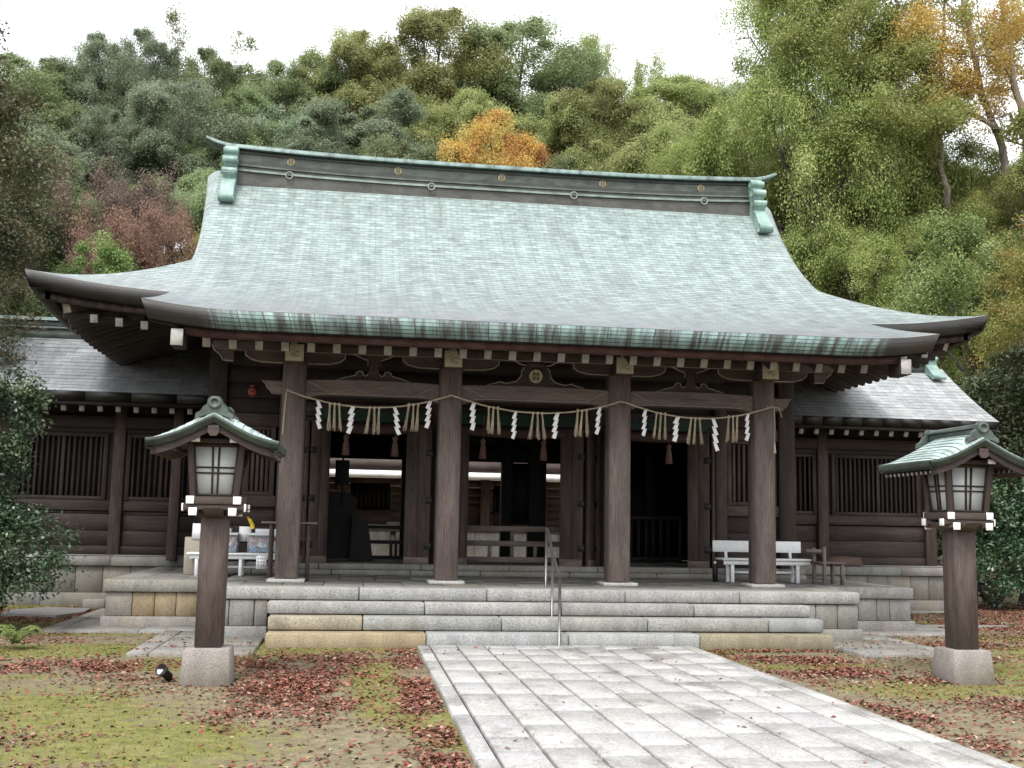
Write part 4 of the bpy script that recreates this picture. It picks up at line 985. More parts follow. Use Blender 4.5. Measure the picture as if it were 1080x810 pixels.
# ------------------------------------------------------------------ right: white bench, bottle, chair, board
WHITEP = mat_plain('white_painted_slats', (.66, .67, .68), .55, var=.08, nscale=12)
FZ = .768
bn = empty('white_bench', (4.6, 3.9, FZ), 'white painted bench with a backrest behind the rightmost porch pillar', 'bench')
b = MB(); b.box(3.74, 5.48, 3.70, 3.90, 1.17, 1.205, along=0); b.box(3.74, 5.48, 3.92, 4.10, 1.17, 1.205, along=0); b.box(3.78, 5.44, 3.74, 3.77, 1.09, 1.168, along=0); b.build('seat', WHITEP, bn, .006)
b = MB(); b.box(3.70, 5.42, 4.13, 4.16, 1.31, 1.52, along=0); b.build('backrest', WHITEP, bn, .008)
for x in (3.95, 5.20):
    for y0 in (3.78, 4.04):
        b = MB(); b.box(x - .03, x + .03, y0 - .025, y0 + .025, FZ, 1.168, along=2); b.build('leg', WHITEP, bn, .004)
    b = MB(); b.beam((x, 4.10, 1.1), (x, 4.18, 1.5), .05, .03); b.build('back_support', WHITEP, bn)
b = MB(); b.box(3.98, 5.17, 3.89, 3.92, .93, .97, along=0); b.build('stretcher', WHITEP, bn)
b = MB(); b.lathe([(.001, FZ), (.05, FZ), (.052, FZ + .22), (.045, FZ + .26), (.018, FZ + .31), (.018, FZ + .36), (.001, FZ + .36)], 14, 3.70, 4.0)
bt = tag(b.build('black_bottle', IRON, origin=(3.70, 4.0, FZ), smooth=True), 'black bottle standing on the paving left of the white bench', 'bottle')
b = MB(); b.lathe([(.024, FZ + .33), (.026, FZ + .37), (.001, FZ + .372)], 10, 3.70, 4.0); b.build('cap', WHITE_CAP, bt)
ch = empty('wooden_chair', (5.7, 3.4, FZ), 'plain brown wooden chair seen side on, right of the white bench', 'chair')
for x, y, z1 in ((5.47, 3.22, 1.45), (5.47, 3.66, 1.42), (5.82, 3.25, 1.14), (5.82, 3.66, 1.14)):
    b = MB(); b.box(x - .03, x + .03, y - .03, y + .03, FZ, z1, along=2); b.build('leg', W_PILL, ch, .01)
b = MB(); b.box(5.42, 5.88, 3.2, 3.7, 1.145, 1.175, along=0); b.build('seat', W_PILL, ch, .006)
b = MB(); b.box(5.45, 5.49, 3.252, 3.63, 1.30, 1.40, along=1); b.build('back_rail', W_PILL, ch, .005)
b = MB(); b.beam((5.44, 3.23, 1.37), (5.17, 3.3, 1.37), .03, .06); b.build('arm_rail', W_PILL, ch, .004)
b = MB(); b.hexa([(7.38, 7.40, .96), (8.30, 7.40, .96), (8.30, 7.44, .96), (7.38, 7.44, .96), (7.38, 7.56, 1.2), (8.30, 7.56, 1.16), (8.30, 7.6, 1.16), (7.38, 7.6, 1.2)], (1.2, 1.1, 1), along=0)
shift(b, (0, .1, 0)); tag(b.build('leaning_board', W_MID, origin=(7.85, 7.5, .96)), 'weathered board leaning on the wall of the right corridor', 'board')

# ------------------------------------------------------------------ left: white table with fortune boxes, stand
def notice(b, x0, x1, y, z0, z1, rows):
    """rows of brush strokes on a sheet facing -y"""
    h = (z1 - z0) / (rows + .6)
    for r in range(rows):
        zc = z1 - h * (r + .75); n = 3 if r else 4
        big = .42 if r == rows - 1 else .3
        for i in range(n):
            xc = x0 + (x1 - x0) * (i + .8) / (n + .6); s = h * big; q = (x1 - x0) / (n + 1) * .42
            for dz in (-.6, 0.05, .7): b.box(xc - q * rnd.uniform(.6, 1), xc + q * rnd.uniform(.6, 1), y - .0012, y - .0004, zc + dz * s - s * .12, zc + dz * s + s * .1)
            b.box(xc - q * .16, xc + q * .12, y - .0014, y - .0003, zc - s, zc + s)
tb = empty('white_table', (-4.9, 4.2, FZ), 'long low white table holding plastic boxes, behind the left lantern', 'table')
b = MB(); b.box(-5.75, -4.02, 3.92, 4.14, 1.13, 1.165, along=0); b.box(-5.75, -4.02, 4.16, 4.4, 1.13, 1.165, along=0); b.box(-5.7, -4.06, 3.95, 3.975, 1.06, 1.128, along=0); b.build('tabletop', WHITEP, tb, .005)
for x in (-5.58, -4.84, -4.14):
    for y in (3.98, 4.34):
        b = MB(); b.box(x - .028, x + .028, y - .025, y + .025, FZ, 1.128, along=2); b.build('leg', WHITEP, tb, .004)
b = MB(); b.box(-5.55, -4.17, 4.15, 4.18, .90, .94, along=0); b.build('stretcher', WHITEP, tb)
for x0, x1 in ((-5.40, -5.27), (-4.57, -4.40)):
    b = MB(); b.box(x0, x1, 3.915, 3.918, .90, 1.128); nt_ = tag(b.build('paper_notice', PAPER, origin=(x0, 3.915, 1.128)), 'white lettered paper strip hanging from the white table, ' + ('near the wooden stand' if x0 > -5 else 'beside the left lantern post'), 'notice', 'paper notices on the white table')
    b = MB(); notice(b, x0, x1, 3.915, .91, 1.12, 3); b.build('lettering', INK, nt_)
m_, t_, bs = nodes_of('clear_plastic'); bs.inputs['Base Color'].default_value = (.9, .92, .93, 1); bs.inputs['Roughness'].default_value = .12; bs.inputs['Alpha'].default_value = .13; CLEAR = m_
LIDP = mat_plain('frosted_plastic_lid', (.62, .63, .66), .35, var=.05)
SLIPS = [mat_plain('blue_paper_slip', (.1, .3, .5), .8), mat_plain('pink_paper_slip', (.62, .35, .36), .8), mat_plain('white_paper_slip', (.75, .75, .75), .8)]
for x0, x1, tx in ((-5.48, -4.92, 'half behind the lantern post'), (-4.74, -4.14, 'right of the lantern post')):
    y0, y1, z0 = 3.98, 4.36, 1.167
    root = empty('plastic_box', ((x0 + x1) / 2, 4.15, z0), 'clear plastic box of paper slips on the white table, ' + tx, 'box', 'plastic boxes on the white table')
    b = MB(); g = .006
    b.box(x0, x1, y0, y1, z0, z0 + g); b.box(x0, x1, y0, y0 + g, z0 + g, z0 + .30); b.box(x0, x1, y1 - g, y1, z0 + g, z0 + .30); b.box(x0, x0 + g, y0 + g, y1 - g, z0 + g, z0 + .30); b.box(x1 - g, x1, y0 + g, y1 - g, z0 + g, z0 + .30)
    b.build('box_wall', CLEAR, root)
    b = MB(); b.box(x0 - .015, x1 + .015, y0 - .015, y1 + .015, z0 + .302, z0 + .345); b.box(x0 + .12, x1 - .12, y0 + .05, y1 - .05, z0 + .346, z0 + .42); b.build('lid', LIDP, root, .008)
    b = MB()
    for i in range(220):
        c = Vector((rnd.uniform(x0 + .05, x1 - .05), rnd.uniform(y0 + .03, y1 - .05), z0 + .01 + rnd.uniform(0, .25)))
        a = Vector((rnd.gauss(0, 1), rnd.gauss(0, 1), rnd.gauss(0, .6))).normalized() * .07; e = a.cross(Vector((rnd.gauss(0, 1), rnd.gauss(0, 1), 1))).normalized() * .035
        pts = [c - a - e, c + a - e, c + a + e, c - a + e]
        pts = [Vector((clip(p.x, x0 + .012, x1 - .012), clip(p.y, y0 + .012, y1 - .012), max(p.z, z0 + .01))) for p in pts]
        lay = 0 if c.z < z0 + .1 else rnd.choice((1, 2, 1, 0)); b.face(pts, None, (1, 1, 1), lay)
    b.build('paper_slips', SLIPS, root)
b = MB(); b.box(-5.86, -5.60, 4.42, 4.7, FZ, 1.42); tag(b.build('beige_box', mat_plain('beige_board', (.36, .32, .26), .8), bevel=.008, origin=(-5.73, 4.55, FZ)), 'tall plain beige box standing behind the left end of the white table', 'box')
for x0, x1, y, z0, z1, lab in ((-5.74, -5.49, 4.405, 1.39, 1.66, 'blank white card standing at the left end of the white table'), (-4.93, -4.72, 4.36, 1.36, 1.62, 'white card with black writing behind the right plastic box')):
    b = MB(); b.hexa([(x0, y - .004, z0), (x1, y - .004, z0), (x1, y + .004, z0), (x0, y + .004, z0), (x0, y + .03, z1), (x1, y + .03, z1), (x1, y + .038, z1), (x0, y + .038, z1)]); o = tag(b.build('white_card', PAPER, origin=(x0, y, z0)), lab, 'card')
b = MB(); b.box(-4.14, -3.93, 4.15, 4.16, 1.27, 1.52); o = tag(b.build('notice_card', PAPER, origin=(-4.03, 4.15, 1.27)), 'white notice card with bold black writing beside the wooden stand', 'notice')
b = MB(); notice(b, -4.13, -3.94, 4.15, 1.28, 1.51, 2); b.build('lettering', INK, o); b = MB(); b.box(-4.04, -4.01, 4.162, 4.18, 1.166, 1.5); b.build('prop', WHITEP, o)
YELP = mat_plain('yellow_plastic', (.7, .5, .03), .45)
b = MB(); b.tube([(-4.68, 4.2, 1.56), (-4.69, 4.19, 1.62), (-4.73, 4.18, 1.70), (-4.78, 4.17, 1.76)], [.035, .04, .032, .012], 8)
shift(b, (0.0, 0, .03)); o = tag(b.build('yellow_figure', YELP, origin=(-4.7, 4.2, 1.58), smooth=True), 'small yellow plastic figure leaning on the lid of the right plastic box', 'figurine')
b = MB(); b.tube([(-4.70, 4.165, 1.68), (-4.715, 4.16, 1.70)], .012, 6); b.build('face', INK, o)
b = MB(); b.box(-5.33, -5.17, 4.3, 4.312, 1.59, 1.75); o = tag(b.build('picture_card', mat_plain('orange_print', (.6, .4, .2), .7), origin=(-5.25, 4.3, 1.59)), 'small orange picture card standing on the left plastic box lid', 'card')
b = MB(); b.box(-5.30, -5.26, 4.297, 4.2995, 1.61, 1.69); b.box(-5.25, -5.20, 4.297, 4.2995, 1.63, 1.67); b.build('print', INK, o)
st = empty('wooden_stand', (-4.0, 2.95, FZ), 'slender wooden stand with a pale top beside the leftmost porch pillar', 'stand')
b = MB(); b.box(-4.42, -3.52, 2.72, 3.18, 1.685, 1.72, (1.3, 1.3, 1.3), along=0); b.build('tabletop', W_PILL, st, .006)
for x, y in ((-4.26, 2.78), (-3.66, 2.78), (-4.26, 3.12), (-3.66, 3.12)):
    b = MB(); b.box(x - .028, x + .028, y - .028, y + .028, FZ, 1.684, along=2); b.build('leg', W_MID, st, .006)
b = MB(); b.box(-4.23, -3.69, 2.77, 2.79, 1.42, 1.47, along=0); b.box(-4.27, -4.25, 2.81, 3.09, .95, 1.0, along=1); b.build('stretcher', W_MID, st)
b = MB(); b.box(-4.16, -3.86, 2.8, 3.05, 1.722, 1.84, along=0); b.box(-4.165, -3.855, 2.795, 3.055, 1.842, 1.855, .9, along=0); tag(b.build('orange_box', mat_wood('orange_box_wood', (.36, .13, .05), (.48, .19, .075)), bevel=.006, origin=(-4, 2.9, 1.722)), 'orange wooden box on the stand beside the leftmost porch pillar', 'box')

# ------------------------------------------------------------------ things in the doorways
def lattice_fence(root, x0, x1, y, z0, z1, mids, mat, posts, w_=.05):
    for z in (z1, z0 + .03) + tuple(mids):
        b = MB(); b.box(x0, x1, y - w_ * .7, y + w_ * .7, z - w_ * .8, z + w_ * .8, along=0); b.build('rail', mat, root, .005)
    for x in posts:
        b = MB(); b.box(x[0] - w_ * .55, x[0] + w_ * .55, y - w_ * .5, y + w_ * .5, x[1], x[2], along=2); b.build('baluster', mat, root)
    for x in (x0 + .03, x1 - .03):
        b = MB(); b.box(x - w_ * .6, x + w_ * .6, y - w_ * .6, y + w_ * .6, z0 - .02, z1 - .045, along=2); b.build('end_post', mat, root)
f1 = empty('wooden_barrier', (.2, 5.72, .97), 'low brown wooden barrier closing the middle doorway', 'barrier', 'low barriers in the doorways')
lattice_fence(f1, -.9, 1.3, 5.74, 1.03, 1.66, (1.37,), W_PILL, [(.16, 1.41, 1.61), (.16, 1.09, 1.33), (-.28, 1.09, 1.33), (.62, 1.09, 1.33)], .065)
f2 = empty('black_barrier', (-2.7, 7.0, .97), 'low black slatted barrier inside the left doorway', 'barrier', 'low barriers in the doorways')
lattice_fence(f2, -3.6, -1.7, 7.0, 1.0, 1.64, (1.34,), W_BLACK, [(-3.25, 1.05, 1.6), (-3.0, 1.38, 1.6), (-2.15, 1.05, 1.3), (-2.05, 1.05, 1.3), (-1.9, 1.38, 1.6), (-1.85, 1.05, 1.3)], .045)
b = MB(); b.tube([(-3.18, 6.9, 2.05), (-3.18, 6.9, 3.05)], .02, 6); o = b.build('pole', W_BLACK, None)
sg = empty('dark_signboard', (-3.18, 6.9, .97), 'dark upright signboard on a pole inside the left doorway', 'signboard'); o.parent = sg; o.location = (3.18, -6.9, -.97)
b = MB(); b.box(-3.33, -3.05, 6.85, 6.9, 2.48, 2.98); b.build('board', W_BLACK, sg, .01)
b = MB(); b.prism([(-3.52, 1.0), (-2.88, 1.0), (-2.88, 2.2), (-3.0, 2.3), (-3.2, 2.33), (-3.4, 2.3), (-3.52, 2.22)], lambda a, e, d: (a, 6.9 + d, e), d=(0, .3)); b.build('cabinet', W_BLACK, sg, .02)
b = MB(); b.prism([(-2.98, .98), (-2.52, .98), (-2.6, 1.5), (-2.68, 1.86), (-2.74, 1.74), (-2.82, 1.90), (-2.95, 1.9)], lambda a, e, d: (a + .0, 6.5 + d, e), d=(0, .25)); b.prism([(-2.9, 1.4), (-2.7, 1.35), (-2.74, 1.80), (-2.88, 1.82)], lambda a, e, d: (a, 6.47 + d, e), d=(0, .03)); tag(b.build('draped_easel', W_BLACK, bevel=.02, origin=(-2.75, 6.5, .98)), 'black draped easel shape in front of the low slatted barrier', 'easel')
f3 = empty('dark_barrier', (3.0, 7.0, .97), 'dark slatted barrier deep inside the right doorway', 'barrier', 'low barriers in the doorways')
lattice_fence(f3, 2.2, 4.4, 8.4, 1.0, 1.95, (), W_DARK, [(2.9 + .17 * i, 1.05, 1.9) for i in range(8)], .05)

# ------------------------------------------------------------------ inner shrine hall seen through the doorways
ih = empty('inner_hall', (0, 20, 0), 'inner shrine hall with pale stone base seen through the open doorways', 'shrine hall')
b = MB(); xx = -9
while xx < 9: b.box(xx + .006, xx + .9, 19.75, 20.6, 0, 1.50, tj(1.25, 1.55)); xx += .906
b.box(-9.1, 9.1, 19.65, 20.6, 1.504, 1.66, (1.2, 1.2, 1.15)); b.build('stone_base', GRANITE_OLD, ih, .01)
def hole_wall(b, holes):
    xs_ = sorted({-9, 9} | {h for q in holes for h in q})
    for a, c in zip(xs_[:-1], xs_[1:]):
        if (a, c) in holes: boards_v(b, a, c, 1.68, 2.12, .3, 20.0, 20.1, (1.3, 1.6)); boards_v(b, a, c, 2.98, 3.16, .3, 20.0, 20.1, (1.3, 1.6))
        else: boards_v(b, a, c, 1.68, 3.16, .25, 20.0, 20.1, (1.3, 1.7))
    boards_v(b, -9, 9, 3.42, 5.2, .3, 20.02, 20.1, (1.0, 1.5))
holes = [(-3.05, -1.78), (1.58, 2.25), (4.5, 6.0), (-6.5, -5)]
b = MB(); hole_wall(b, holes); b.build('wall', W_MID, ih)
b = MB(); b.box(-9, 9, 18.1, 18.2, 3.10, 3.31, along=0); b.build('lit_strip', WHITE_CAP, ih)  # bright lit strip put in as a board of plain white colour
b = MB(); b.box(-9, 9, 18.12, 18.2, 3.313, 3.72, along=0); b.build('eave_board', W_MID, ih)
for a, c in holes:
    b = MB(); b.box(a, c, 20.08, 20.1, 2.1, 3.0, .3); n = int((c - a) / .13)
    for i in range(n): xx = a + (c - a) * (i + .5) / n; b.box(xx - .025, xx + .025, 20.0, 20.05, 2.12, 2.98, .6, along=2)
    b.box(a - .06, c + .06, 19.95, 20.05, 2.04, 2.12, 1.6, along=0); b.build('lattice_window', W_DARK, ih)
for x in (-3.3, 0.2, 1.3, 3.2, -6.8): b = MB(); b.box(x - .14, x + .14, 19.82, 20.02, 1.66, 4.2, 1.8, along=2); b.build('post', W_MID, ih, .01)
b = MB(); b.grid([[(x, y, z) for y, z in ((18.15, 3.73), (20, 4.9), (23, 7.2), (26, 4.7))] for x in lin(-10, 10, 6)], [[(x, v) for v in (0, 1.7, 5.6, 9)] for x in lin(-10, 10, 6)]); b.build('roof', [ROOF_WING, COURSE], ih)
b = MB(); b.box(-1.9, -1.45, 18.9, 19.3, 1.45, 1.75); b.box(-1.75, -1.6, 19.0, 19.2, .0, 1.45); tag(b.build('offering_table', W_DARK, bevel=.01, origin=(-1.7, 19.1, 0)), 'small dark offering table before the inner hall', 'table')

# ------------------------------------------------------------------ ground, path, pavements
RS = np.random.RandomState(11)
def vnoise(x, y, s, seed, octs=4):
    out = 0; amp = 1; tot = 0
    for o_ in range(octs):
        g = np.random.RandomState(seed + o_).rand(64, 64); u = (np.asarray(x) / s * 2 ** o_) % 64; v = (np.asarray(y) / s * 2 ** o_) % 64
        i, j = np.floor(u).astype(int) % 64, np.floor(v).astype(int) % 64; fu, fv = u - np.floor(u), v - np.floor(v)
        fu, fv = fu * fu * (3 - 2 * fu), fv * fv * (3 - 2 * fv); i2, j2 = (i + 1) % 64, (j + 1) % 64
        out = out + amp * ((g[i, j] * (1 - fu) + g[i2, j] * fu) * (1 - fv) + (g[i, j2] * (1 - fu) + g[i2, j2] * fu) * fv); tot += amp; amp *= .55
    return out / tot
def ell(x, y, cx, cy, rx, ry): return np.exp(-(((x - cx) / rx) ** 2 + ((y - cy) / ry) ** 2) ** 1.5)
def leaf_density(x, y):
    d = .02 + .09 * np.clip((vnoise(x, y, 1.3, 5) - .45) * 5, 0, 1)
    for cx, cy, rx, ry, a in ((-3.45, -1.6, .85, 1.0, .95), (-3.35, -3.6, .70, 1.5, 1.0), (-3.6, -5.3, .55, .9, .6), (-2.2, -5, .26, 5.2, .9), (-6.4, -2.1, 1.7, .75, .75), (-5.2, -2.9, .6, .5, .5), (-8.3, 5.2, 1.3, 1.6, .6), (-7.6, 1.0, 1.0, .8, .25),
                             (2.9, -1.3, .9, .5, .8), (3.0, -2.4, .9, .55, .85), (3.9, -3.0, .8, .5, .75), (2.35, -4, .22, 5, .55), (4.1, -5.3, .8, .95, .9), (5.5, -1.2, 1.3, .5, .35), (6.5, .6, 1.2, .6, .45), (9.5, 4.5, 2.6, 2.4, .5), (12, 7.5, 3, 2, .7), (6, -4.5, 1.0, 1.2, .3), (-5.6, -6.2, .8, .5, .25), (-1.9, -.12, .3, .1, .2), (3, -.2, 1.4, .18, .6)):
        d = np.maximum(d, a * ell(x, y, cx, cy, rx, ry) * np.clip((vnoise(x, y, .7, 31, 4) - .3) * 3.2, .05, 1.0))
    return d
def moss_mask(x, y):
    m = np.clip((vnoise(x, y, 1.9, 71) - .46) * 4.5, 0, 1) * .75
    for cx, cy, rx, ry, a in ((-6.6, -.3, 1.9, .9, 1.0), (-5.0, -1.8, 1.0, .7, .8), (-5.8, -5.0, 1.6, 1.6, .75), (-2.62, -3.4, .38, 2.4, 1.0), (-4.6, -6.6, 1.4, 1.4, .8), (-8.8, 2.6, 1.6, 2.0, .8), (3.2, -1.85, 1.1, .35, .9), (3.2, -3.9, 1.0, .8, .9), (4.6, -4.0, .9, .6, .9), (5.9, -2.4, 1.2, .7, .9), (7.9, 1.6, 1.2, .5, .9), (2.7, -.15, 1.4, .22, .8), (-3.0, -.15, 1.2, .2, 1.0), (8.5, 3.6, 1.2, .5, .7)):
        m = np.maximum(m, a * ell(x, y, cx, cy, rx, ry) * np.clip(.3 + 1.3 * vnoise(x, y, .6, 91), 0, 1.1))
    return np.clip(m, 0, 1)
def hill_z(x, y):
    t = np.clip((y - 15) / 50, 0, 1); h = 20 * (t * t * (3 - 2 * t))
    return h + np.clip((np.abs(x) - 14) / 25, 0, 1) * np.clip((y - 4) / 20, 0, 1) * 3
def ground_z(x, y):
    return hill_z(x, y) + (vnoise(x, y, 1.6, 3) - .55) * .05 * np.where(y < 14, 1, 3)
gx = np.unique(np.concatenate([np.linspace(-400, -40, 8), np.linspace(-40, -12, 20), np.arange(-12, 12.01, .13), np.linspace(12, 40, 20), np.linspace(40, 400, 8)]))
gy = np.unique(np.concatenate([np.linspace(-400, -30, 6), np.linspace(-30, -11, 20), np.arange(-11, 9.01, .13), np.linspace(9, 80, 60), np.linspace(80, 600, 6)]))
GX, GY = np.meshgrid(gx, gy, indexing='ij'); GZ = ground_z(GX, GY)
m, t, bs = nodes_of('moss_and_earth')
tc = N(t, 'TexCoord'); ob = tc.outputs['Object']
at = N(t, 'Attribute'); at.attribute_name = 'mask'; sp = N(t, 'SeparateColor'); t.links.new(at.outputs['Color'], sp.inputs[0])
n1 = noise(t, ob, 2.6, 7, .72); n2 = noise(t, ob, 7, 7, .78); n3 = noise(t, ob, 60, 4, .7)
dirt = ramp(t, n2, [(.3, (.095, .08, .05)), (.5, (.19, .163, .106)), (.72, (.29, .255, .175))])
dirt = mix(t, ramp(t, n1, [(.4, 0), (.65, .6)]), dirt, (.12, .095, .066))
moss = ramp(t, n2, [(.3, (.065, .068, .02)), (.52, (.145, .145, .042)), (.72, (.25, .24, .095))])
moss = mix(t, ramp(t, n1, [(.42, 0), (.62, .55)]), moss, (.21, .185, .09))
mm = N(t, 'Math', operation='MULTIPLY_ADD'); t.links.new(n2, mm.inputs[0]); mm.inputs[1].default_value = 2.0; mm.inputs[2].default_value = -1.0
ad = N(t, 'Math', operation='ADD'); t.links.new(sp.outputs[0], ad.inputs[0]); t.links.new(mm.outputs[0], ad.inputs[1])
col = mix(t, ramp(t, ad.outputs[0], [(.3, 0), (.6, 1)]), dirt, moss)
lit = ramp(t, n3, [(.35, (.06, .026, .02)), (.55, (.135, .06, .044)), (.7, (.2, .11, .08))])
md = N(t, 'Math', operation='ADD'); t.links.new(sp.outputs[1], md.inputs[0]); t.links.new(mm.outputs[0], md.inputs[1])
col = mix(t, ramp(t, md.outputs[0], [(.45, 0), (.9, .85)]), col, lit)
col = mix(t, 1.0, col, ramp(t, n3, [(.3, .7), (.65, 1.15)]), 'MULTIPLY')
t.links.new(col, bs.inputs['Base Color']); bs.inputs['Roughness'].default_value = .95; bs.inputs['Specular IOR Level'].default_value = .1
bump(t, bs, n3, .7, .015); GROUND = m
def np_mesh(name, V, quads, mat, cols=None, attr='tint', smooth=False, domain='POINT', tris=False):
    me = bpy.data.meshes.new(name); k = 3 if tris else 4
    me.vertices.add(len(V)); me.vertices.foreach_set('co', np.ascontiguousarray(V, dtype=np.float32).ravel())
    me.loops.add(len(quads) * k); me.loops.foreach_set('vertex_index', np.ascontiguousarray(quads, dtype=np.int32).ravel())
    me.polygons.add(len(quads)); me.polygons.foreach_set('loop_start', np.arange(len(quads), dtype=np.int32) * k); me.polygons.foreach_set('loop_total', np.full(len(quads), k, dtype=np.int32))
    if smooth: me.polygons.foreach_set('use_smooth', np.ones(len(quads), dtype=bool))
    if cols is not None:
        ca = me.color_attributes.new(attr, 'FLOAT_COLOR', domain); c4 = np.ones((len(cols), 4), dtype=np.float32); c4[:, :cols.shape[1]] = cols; ca.data.foreach_set('color', c4.ravel())
    me.materials.append(mat); me.update(); return me
def link(name, me, parent=None, loc=None):
    o = bpy.data.objects.new(name, me); C.objects.link(o)
    if parent is not None: o.parent = parent
    if loc is not None: o.location = loc
    return o
ni, nj = GX.shape; idx = np.arange(ni * nj).reshape(ni, nj)
Q = np.stack([idx[:-1, :-1], idx[1:, :-1], idx[1:, 1:], idx[:-1, 1:]], -1).reshape(-1, 4)
V = np.stack([GX, GY, GZ], -1).reshape(-1, 3)
near = (np.abs(V[:, 0]) < 40) & (V[:, 1] > -30) & (V[:, 1] < 15)
msk = np.zeros((len(V), 3)); msk[:, 0] = np.where(near, moss_mask(V[:, 0], V[:, 1]), .1); msk[:, 1] = np.where(near, np.clip(leaf_density(V[:, 0], V[:, 1]) * 1.0, 0, 1), .6)
tag(link('ground', np_mesh('ground', V, Q, GROUND, msk, 'mask', True)), kind='structure')

# stone path: long courses of slabs between kerb strips
b = MB(); cols = [-2.0, -1.82, -1.44, -1.05, -.64, -.21, .2, .62, 1.02, 1.42, 1.8, 2.0]
for i, (a, e) in enumerate(zip(cols[:-1], cols[1:])):
    y = -.03; edge = i in (0, len(cols) - 2)
    y -= 0 if edge else rnd.uniform(0, .6); first = True
    if not edge: b.box(a + .006, e - .006, y + .005, -.03, -.06, .05 + rnd.uniform(-.003, .003), tj(.88, 1.08))
    while y > -22:
        L = rnd.uniform(1.4, 2.2) if edge else rnd.uniform(.5, 1.25); g = rnd.uniform(.92, 1.07); wv_ = rnd.uniform(.98, 1.03)
        b.box(a + .013, e - .013, y - L + .008, y, -.06, .05 + rnd.uniform(-.003, .003), (g, g * .995, g * wv_ * .99)); y -= L
ms, ts, bss = nodes_of('worn_paving_granite')
tc = N(ts, 'TexCoord'); ob = tc.outputs['Object']
s1 = noise(ts, ob, 70, 3, .7); s2 = noise(ts, ob, 2.2, 6, .7); s3 = noise(ts, mapping(ts, ob, (1, .55, 1)), 1.25, 6, .72)
colp = ramp(ts, s1, [(.33, (.165, .16, .155)), (.46, (.29, .283, .275)), (.62, (.37, .36, .35))])
colp = mix(ts, ramp(ts, s2, [(.44, 0), (.62, .6)]), colp, (.42, .413, .405))
colp = mix(ts, ramp(ts, s3, [(.53, 0), (.63, .7)]), colp, (.14, .13, .124))
s4 = noise(ts, ob, 24, 4, .75); colp = mix(ts, 1.0, colp, ramp(ts, s4, [(.3, .72), (.55, 1.05)]), 'MULTIPLY')
ts.links.new(tinted(ts, colp), bss.inputs['Base Color']); bss.inputs['Roughness'].default_value = .75; bss.inputs['Specular IOR Level'].default_value = .3; bump(ts, bss, s1, .3, .004)
tag(b.build('path', ms, bevel=.009), kind='structure')
b = MB(); b.box(-1.97, 1.97, -21.9, -.06, -.1, .012); tag(b.build('path_bed', W_BLACK), kind='structure')
b = MB()      # low apron round the platform
for s in (-1, 1):
    def bx(x0, x1, y0, y1, t): b.box(min(s * x0, s * x1) + .004, max(s * x0, s * x1) - .004, y0 + .004, y1 - .004, -.12, .045 + rnd.uniform(-.004, .004), t)
    bx(4.16, 5.45, -.98, -.12, tj(.8, .95)); bx(5.452, 5.72, -1.0, .4, tj(.95, 1.05)); bx(5.452, 5.72, .4, 1.9, tj(.9, 1.05)); bx(4.16, 5.45, -.12, .95, tj(.75, .9)); bx(5.06, 5.45, .95, 1.9, tj(.7, .85))
    for x0, x1 in ((5.0, 6.1), (6.1, 7.3)): bx(x0, x1, 1.9, 2.6, tj(.8, .98))
    bx(7.3, 7.55, 1.9, 4.2, tj(.95, 1.1)); bx(7.3, 7.55, 4.2, 7.3, tj(.9, 1.05))
    for y0, y1 in ((2.6, 4.1), (4.1, 5.8), (5.8, 7.4)): bx(6.7, 7.3, y0, y1, tj(.7, .95))
    if s > 0: bx(7.56, 10.4, 6.9, 7.15, tj(.8, .9)); bx(7.56, 9.2, 3.5, 3.7, tj(.85, .95))
tag(b.build('pavement', GRANITE_OLD, bevel=.01), kind='structure')
b = MB(); b.box(-7.9, -7.5, 6.1, 6.5, 0, .2); tag(b.build('stone_block', GRANITE_OLD, bevel=.02, origin=(-7.7, 6.3, 0)), 'small square stone block at the foot of the left corridor base', 'stone block')
b = MB(); b.prism([(-8.9, 4.6), (-7.9, 4.3), (-7.62, 5.0), (-7.7, 5.9), (-8.5, 6.1), (-9.0, 5.4)], lambda a, e, d: (a, e, -.03 + d), d=(0, .09)); tag(b.build('stepping_stone', STONE_DARK, bevel=.02, origin=(-8.3, 5.2, 0)), 'flat dark stepping stone lying among leaves near the left corridor', 'stepping stone')
o = bpy.data.objects['stepping_stone']; o.data.materials[0] = mat_stone('slate_slab', (.2, .2, .2), (.28, .28, .27))

# fallen leaves -------------------------------------------------------------
def quads_at(P, nrm, L, Wd, rs, curl=.0):
    n = len(P); r = rs.normal(size=(n, 3)); t = r - (r * nrm).sum(1, keepdims=True) * nrm; t /= np.linalg.norm(t, axis=1, keepdims=True) + 1e-9
    bt = np.cross(nrm, t); L = np.asarray(L).reshape(-1, 1); Wd = np.asarray(Wd).reshape(-1, 1)
    V = np.stack([P - t * L / 2 - nrm * curl * L, P + bt * Wd / 2, P + t * L / 2 - nrm * curl * L, P - bt * Wd / 2], 1).reshape(-1, 3)
    return V, np.arange(n * 4, dtype=np.int32).reshape(-1, 4)
def blocked(x, y):
    ax = np.abs(x)
    return ((ax < 4.2) & (y > -.02)) | ((ax < 5.1) & (y > .9)) | ((ax < 6.85) & (y > 2.45)) | (y > 7.4) & (ax < 10.6)
nC = 1200000; px_, py_ = RS.uniform(-13, 14, nC), RS.uniform(-10.5, 11, nC)
dn = leaf_density(px_, py_); onp = np.abs(px_) < 2.02; dn = np.where(onp, np.where(py_ < 0, .0009, 0), dn); apr = (np.abs(px_) < 5.75) & (np.abs(px_) > 4.15) & (py_ > -1.0); dn = np.where(apr, dn * .25, dn)
keep = (RS.rand(nC) < dn) & ~blocked(px_, py_); px_, py_ = px_[keep], py_[keep]
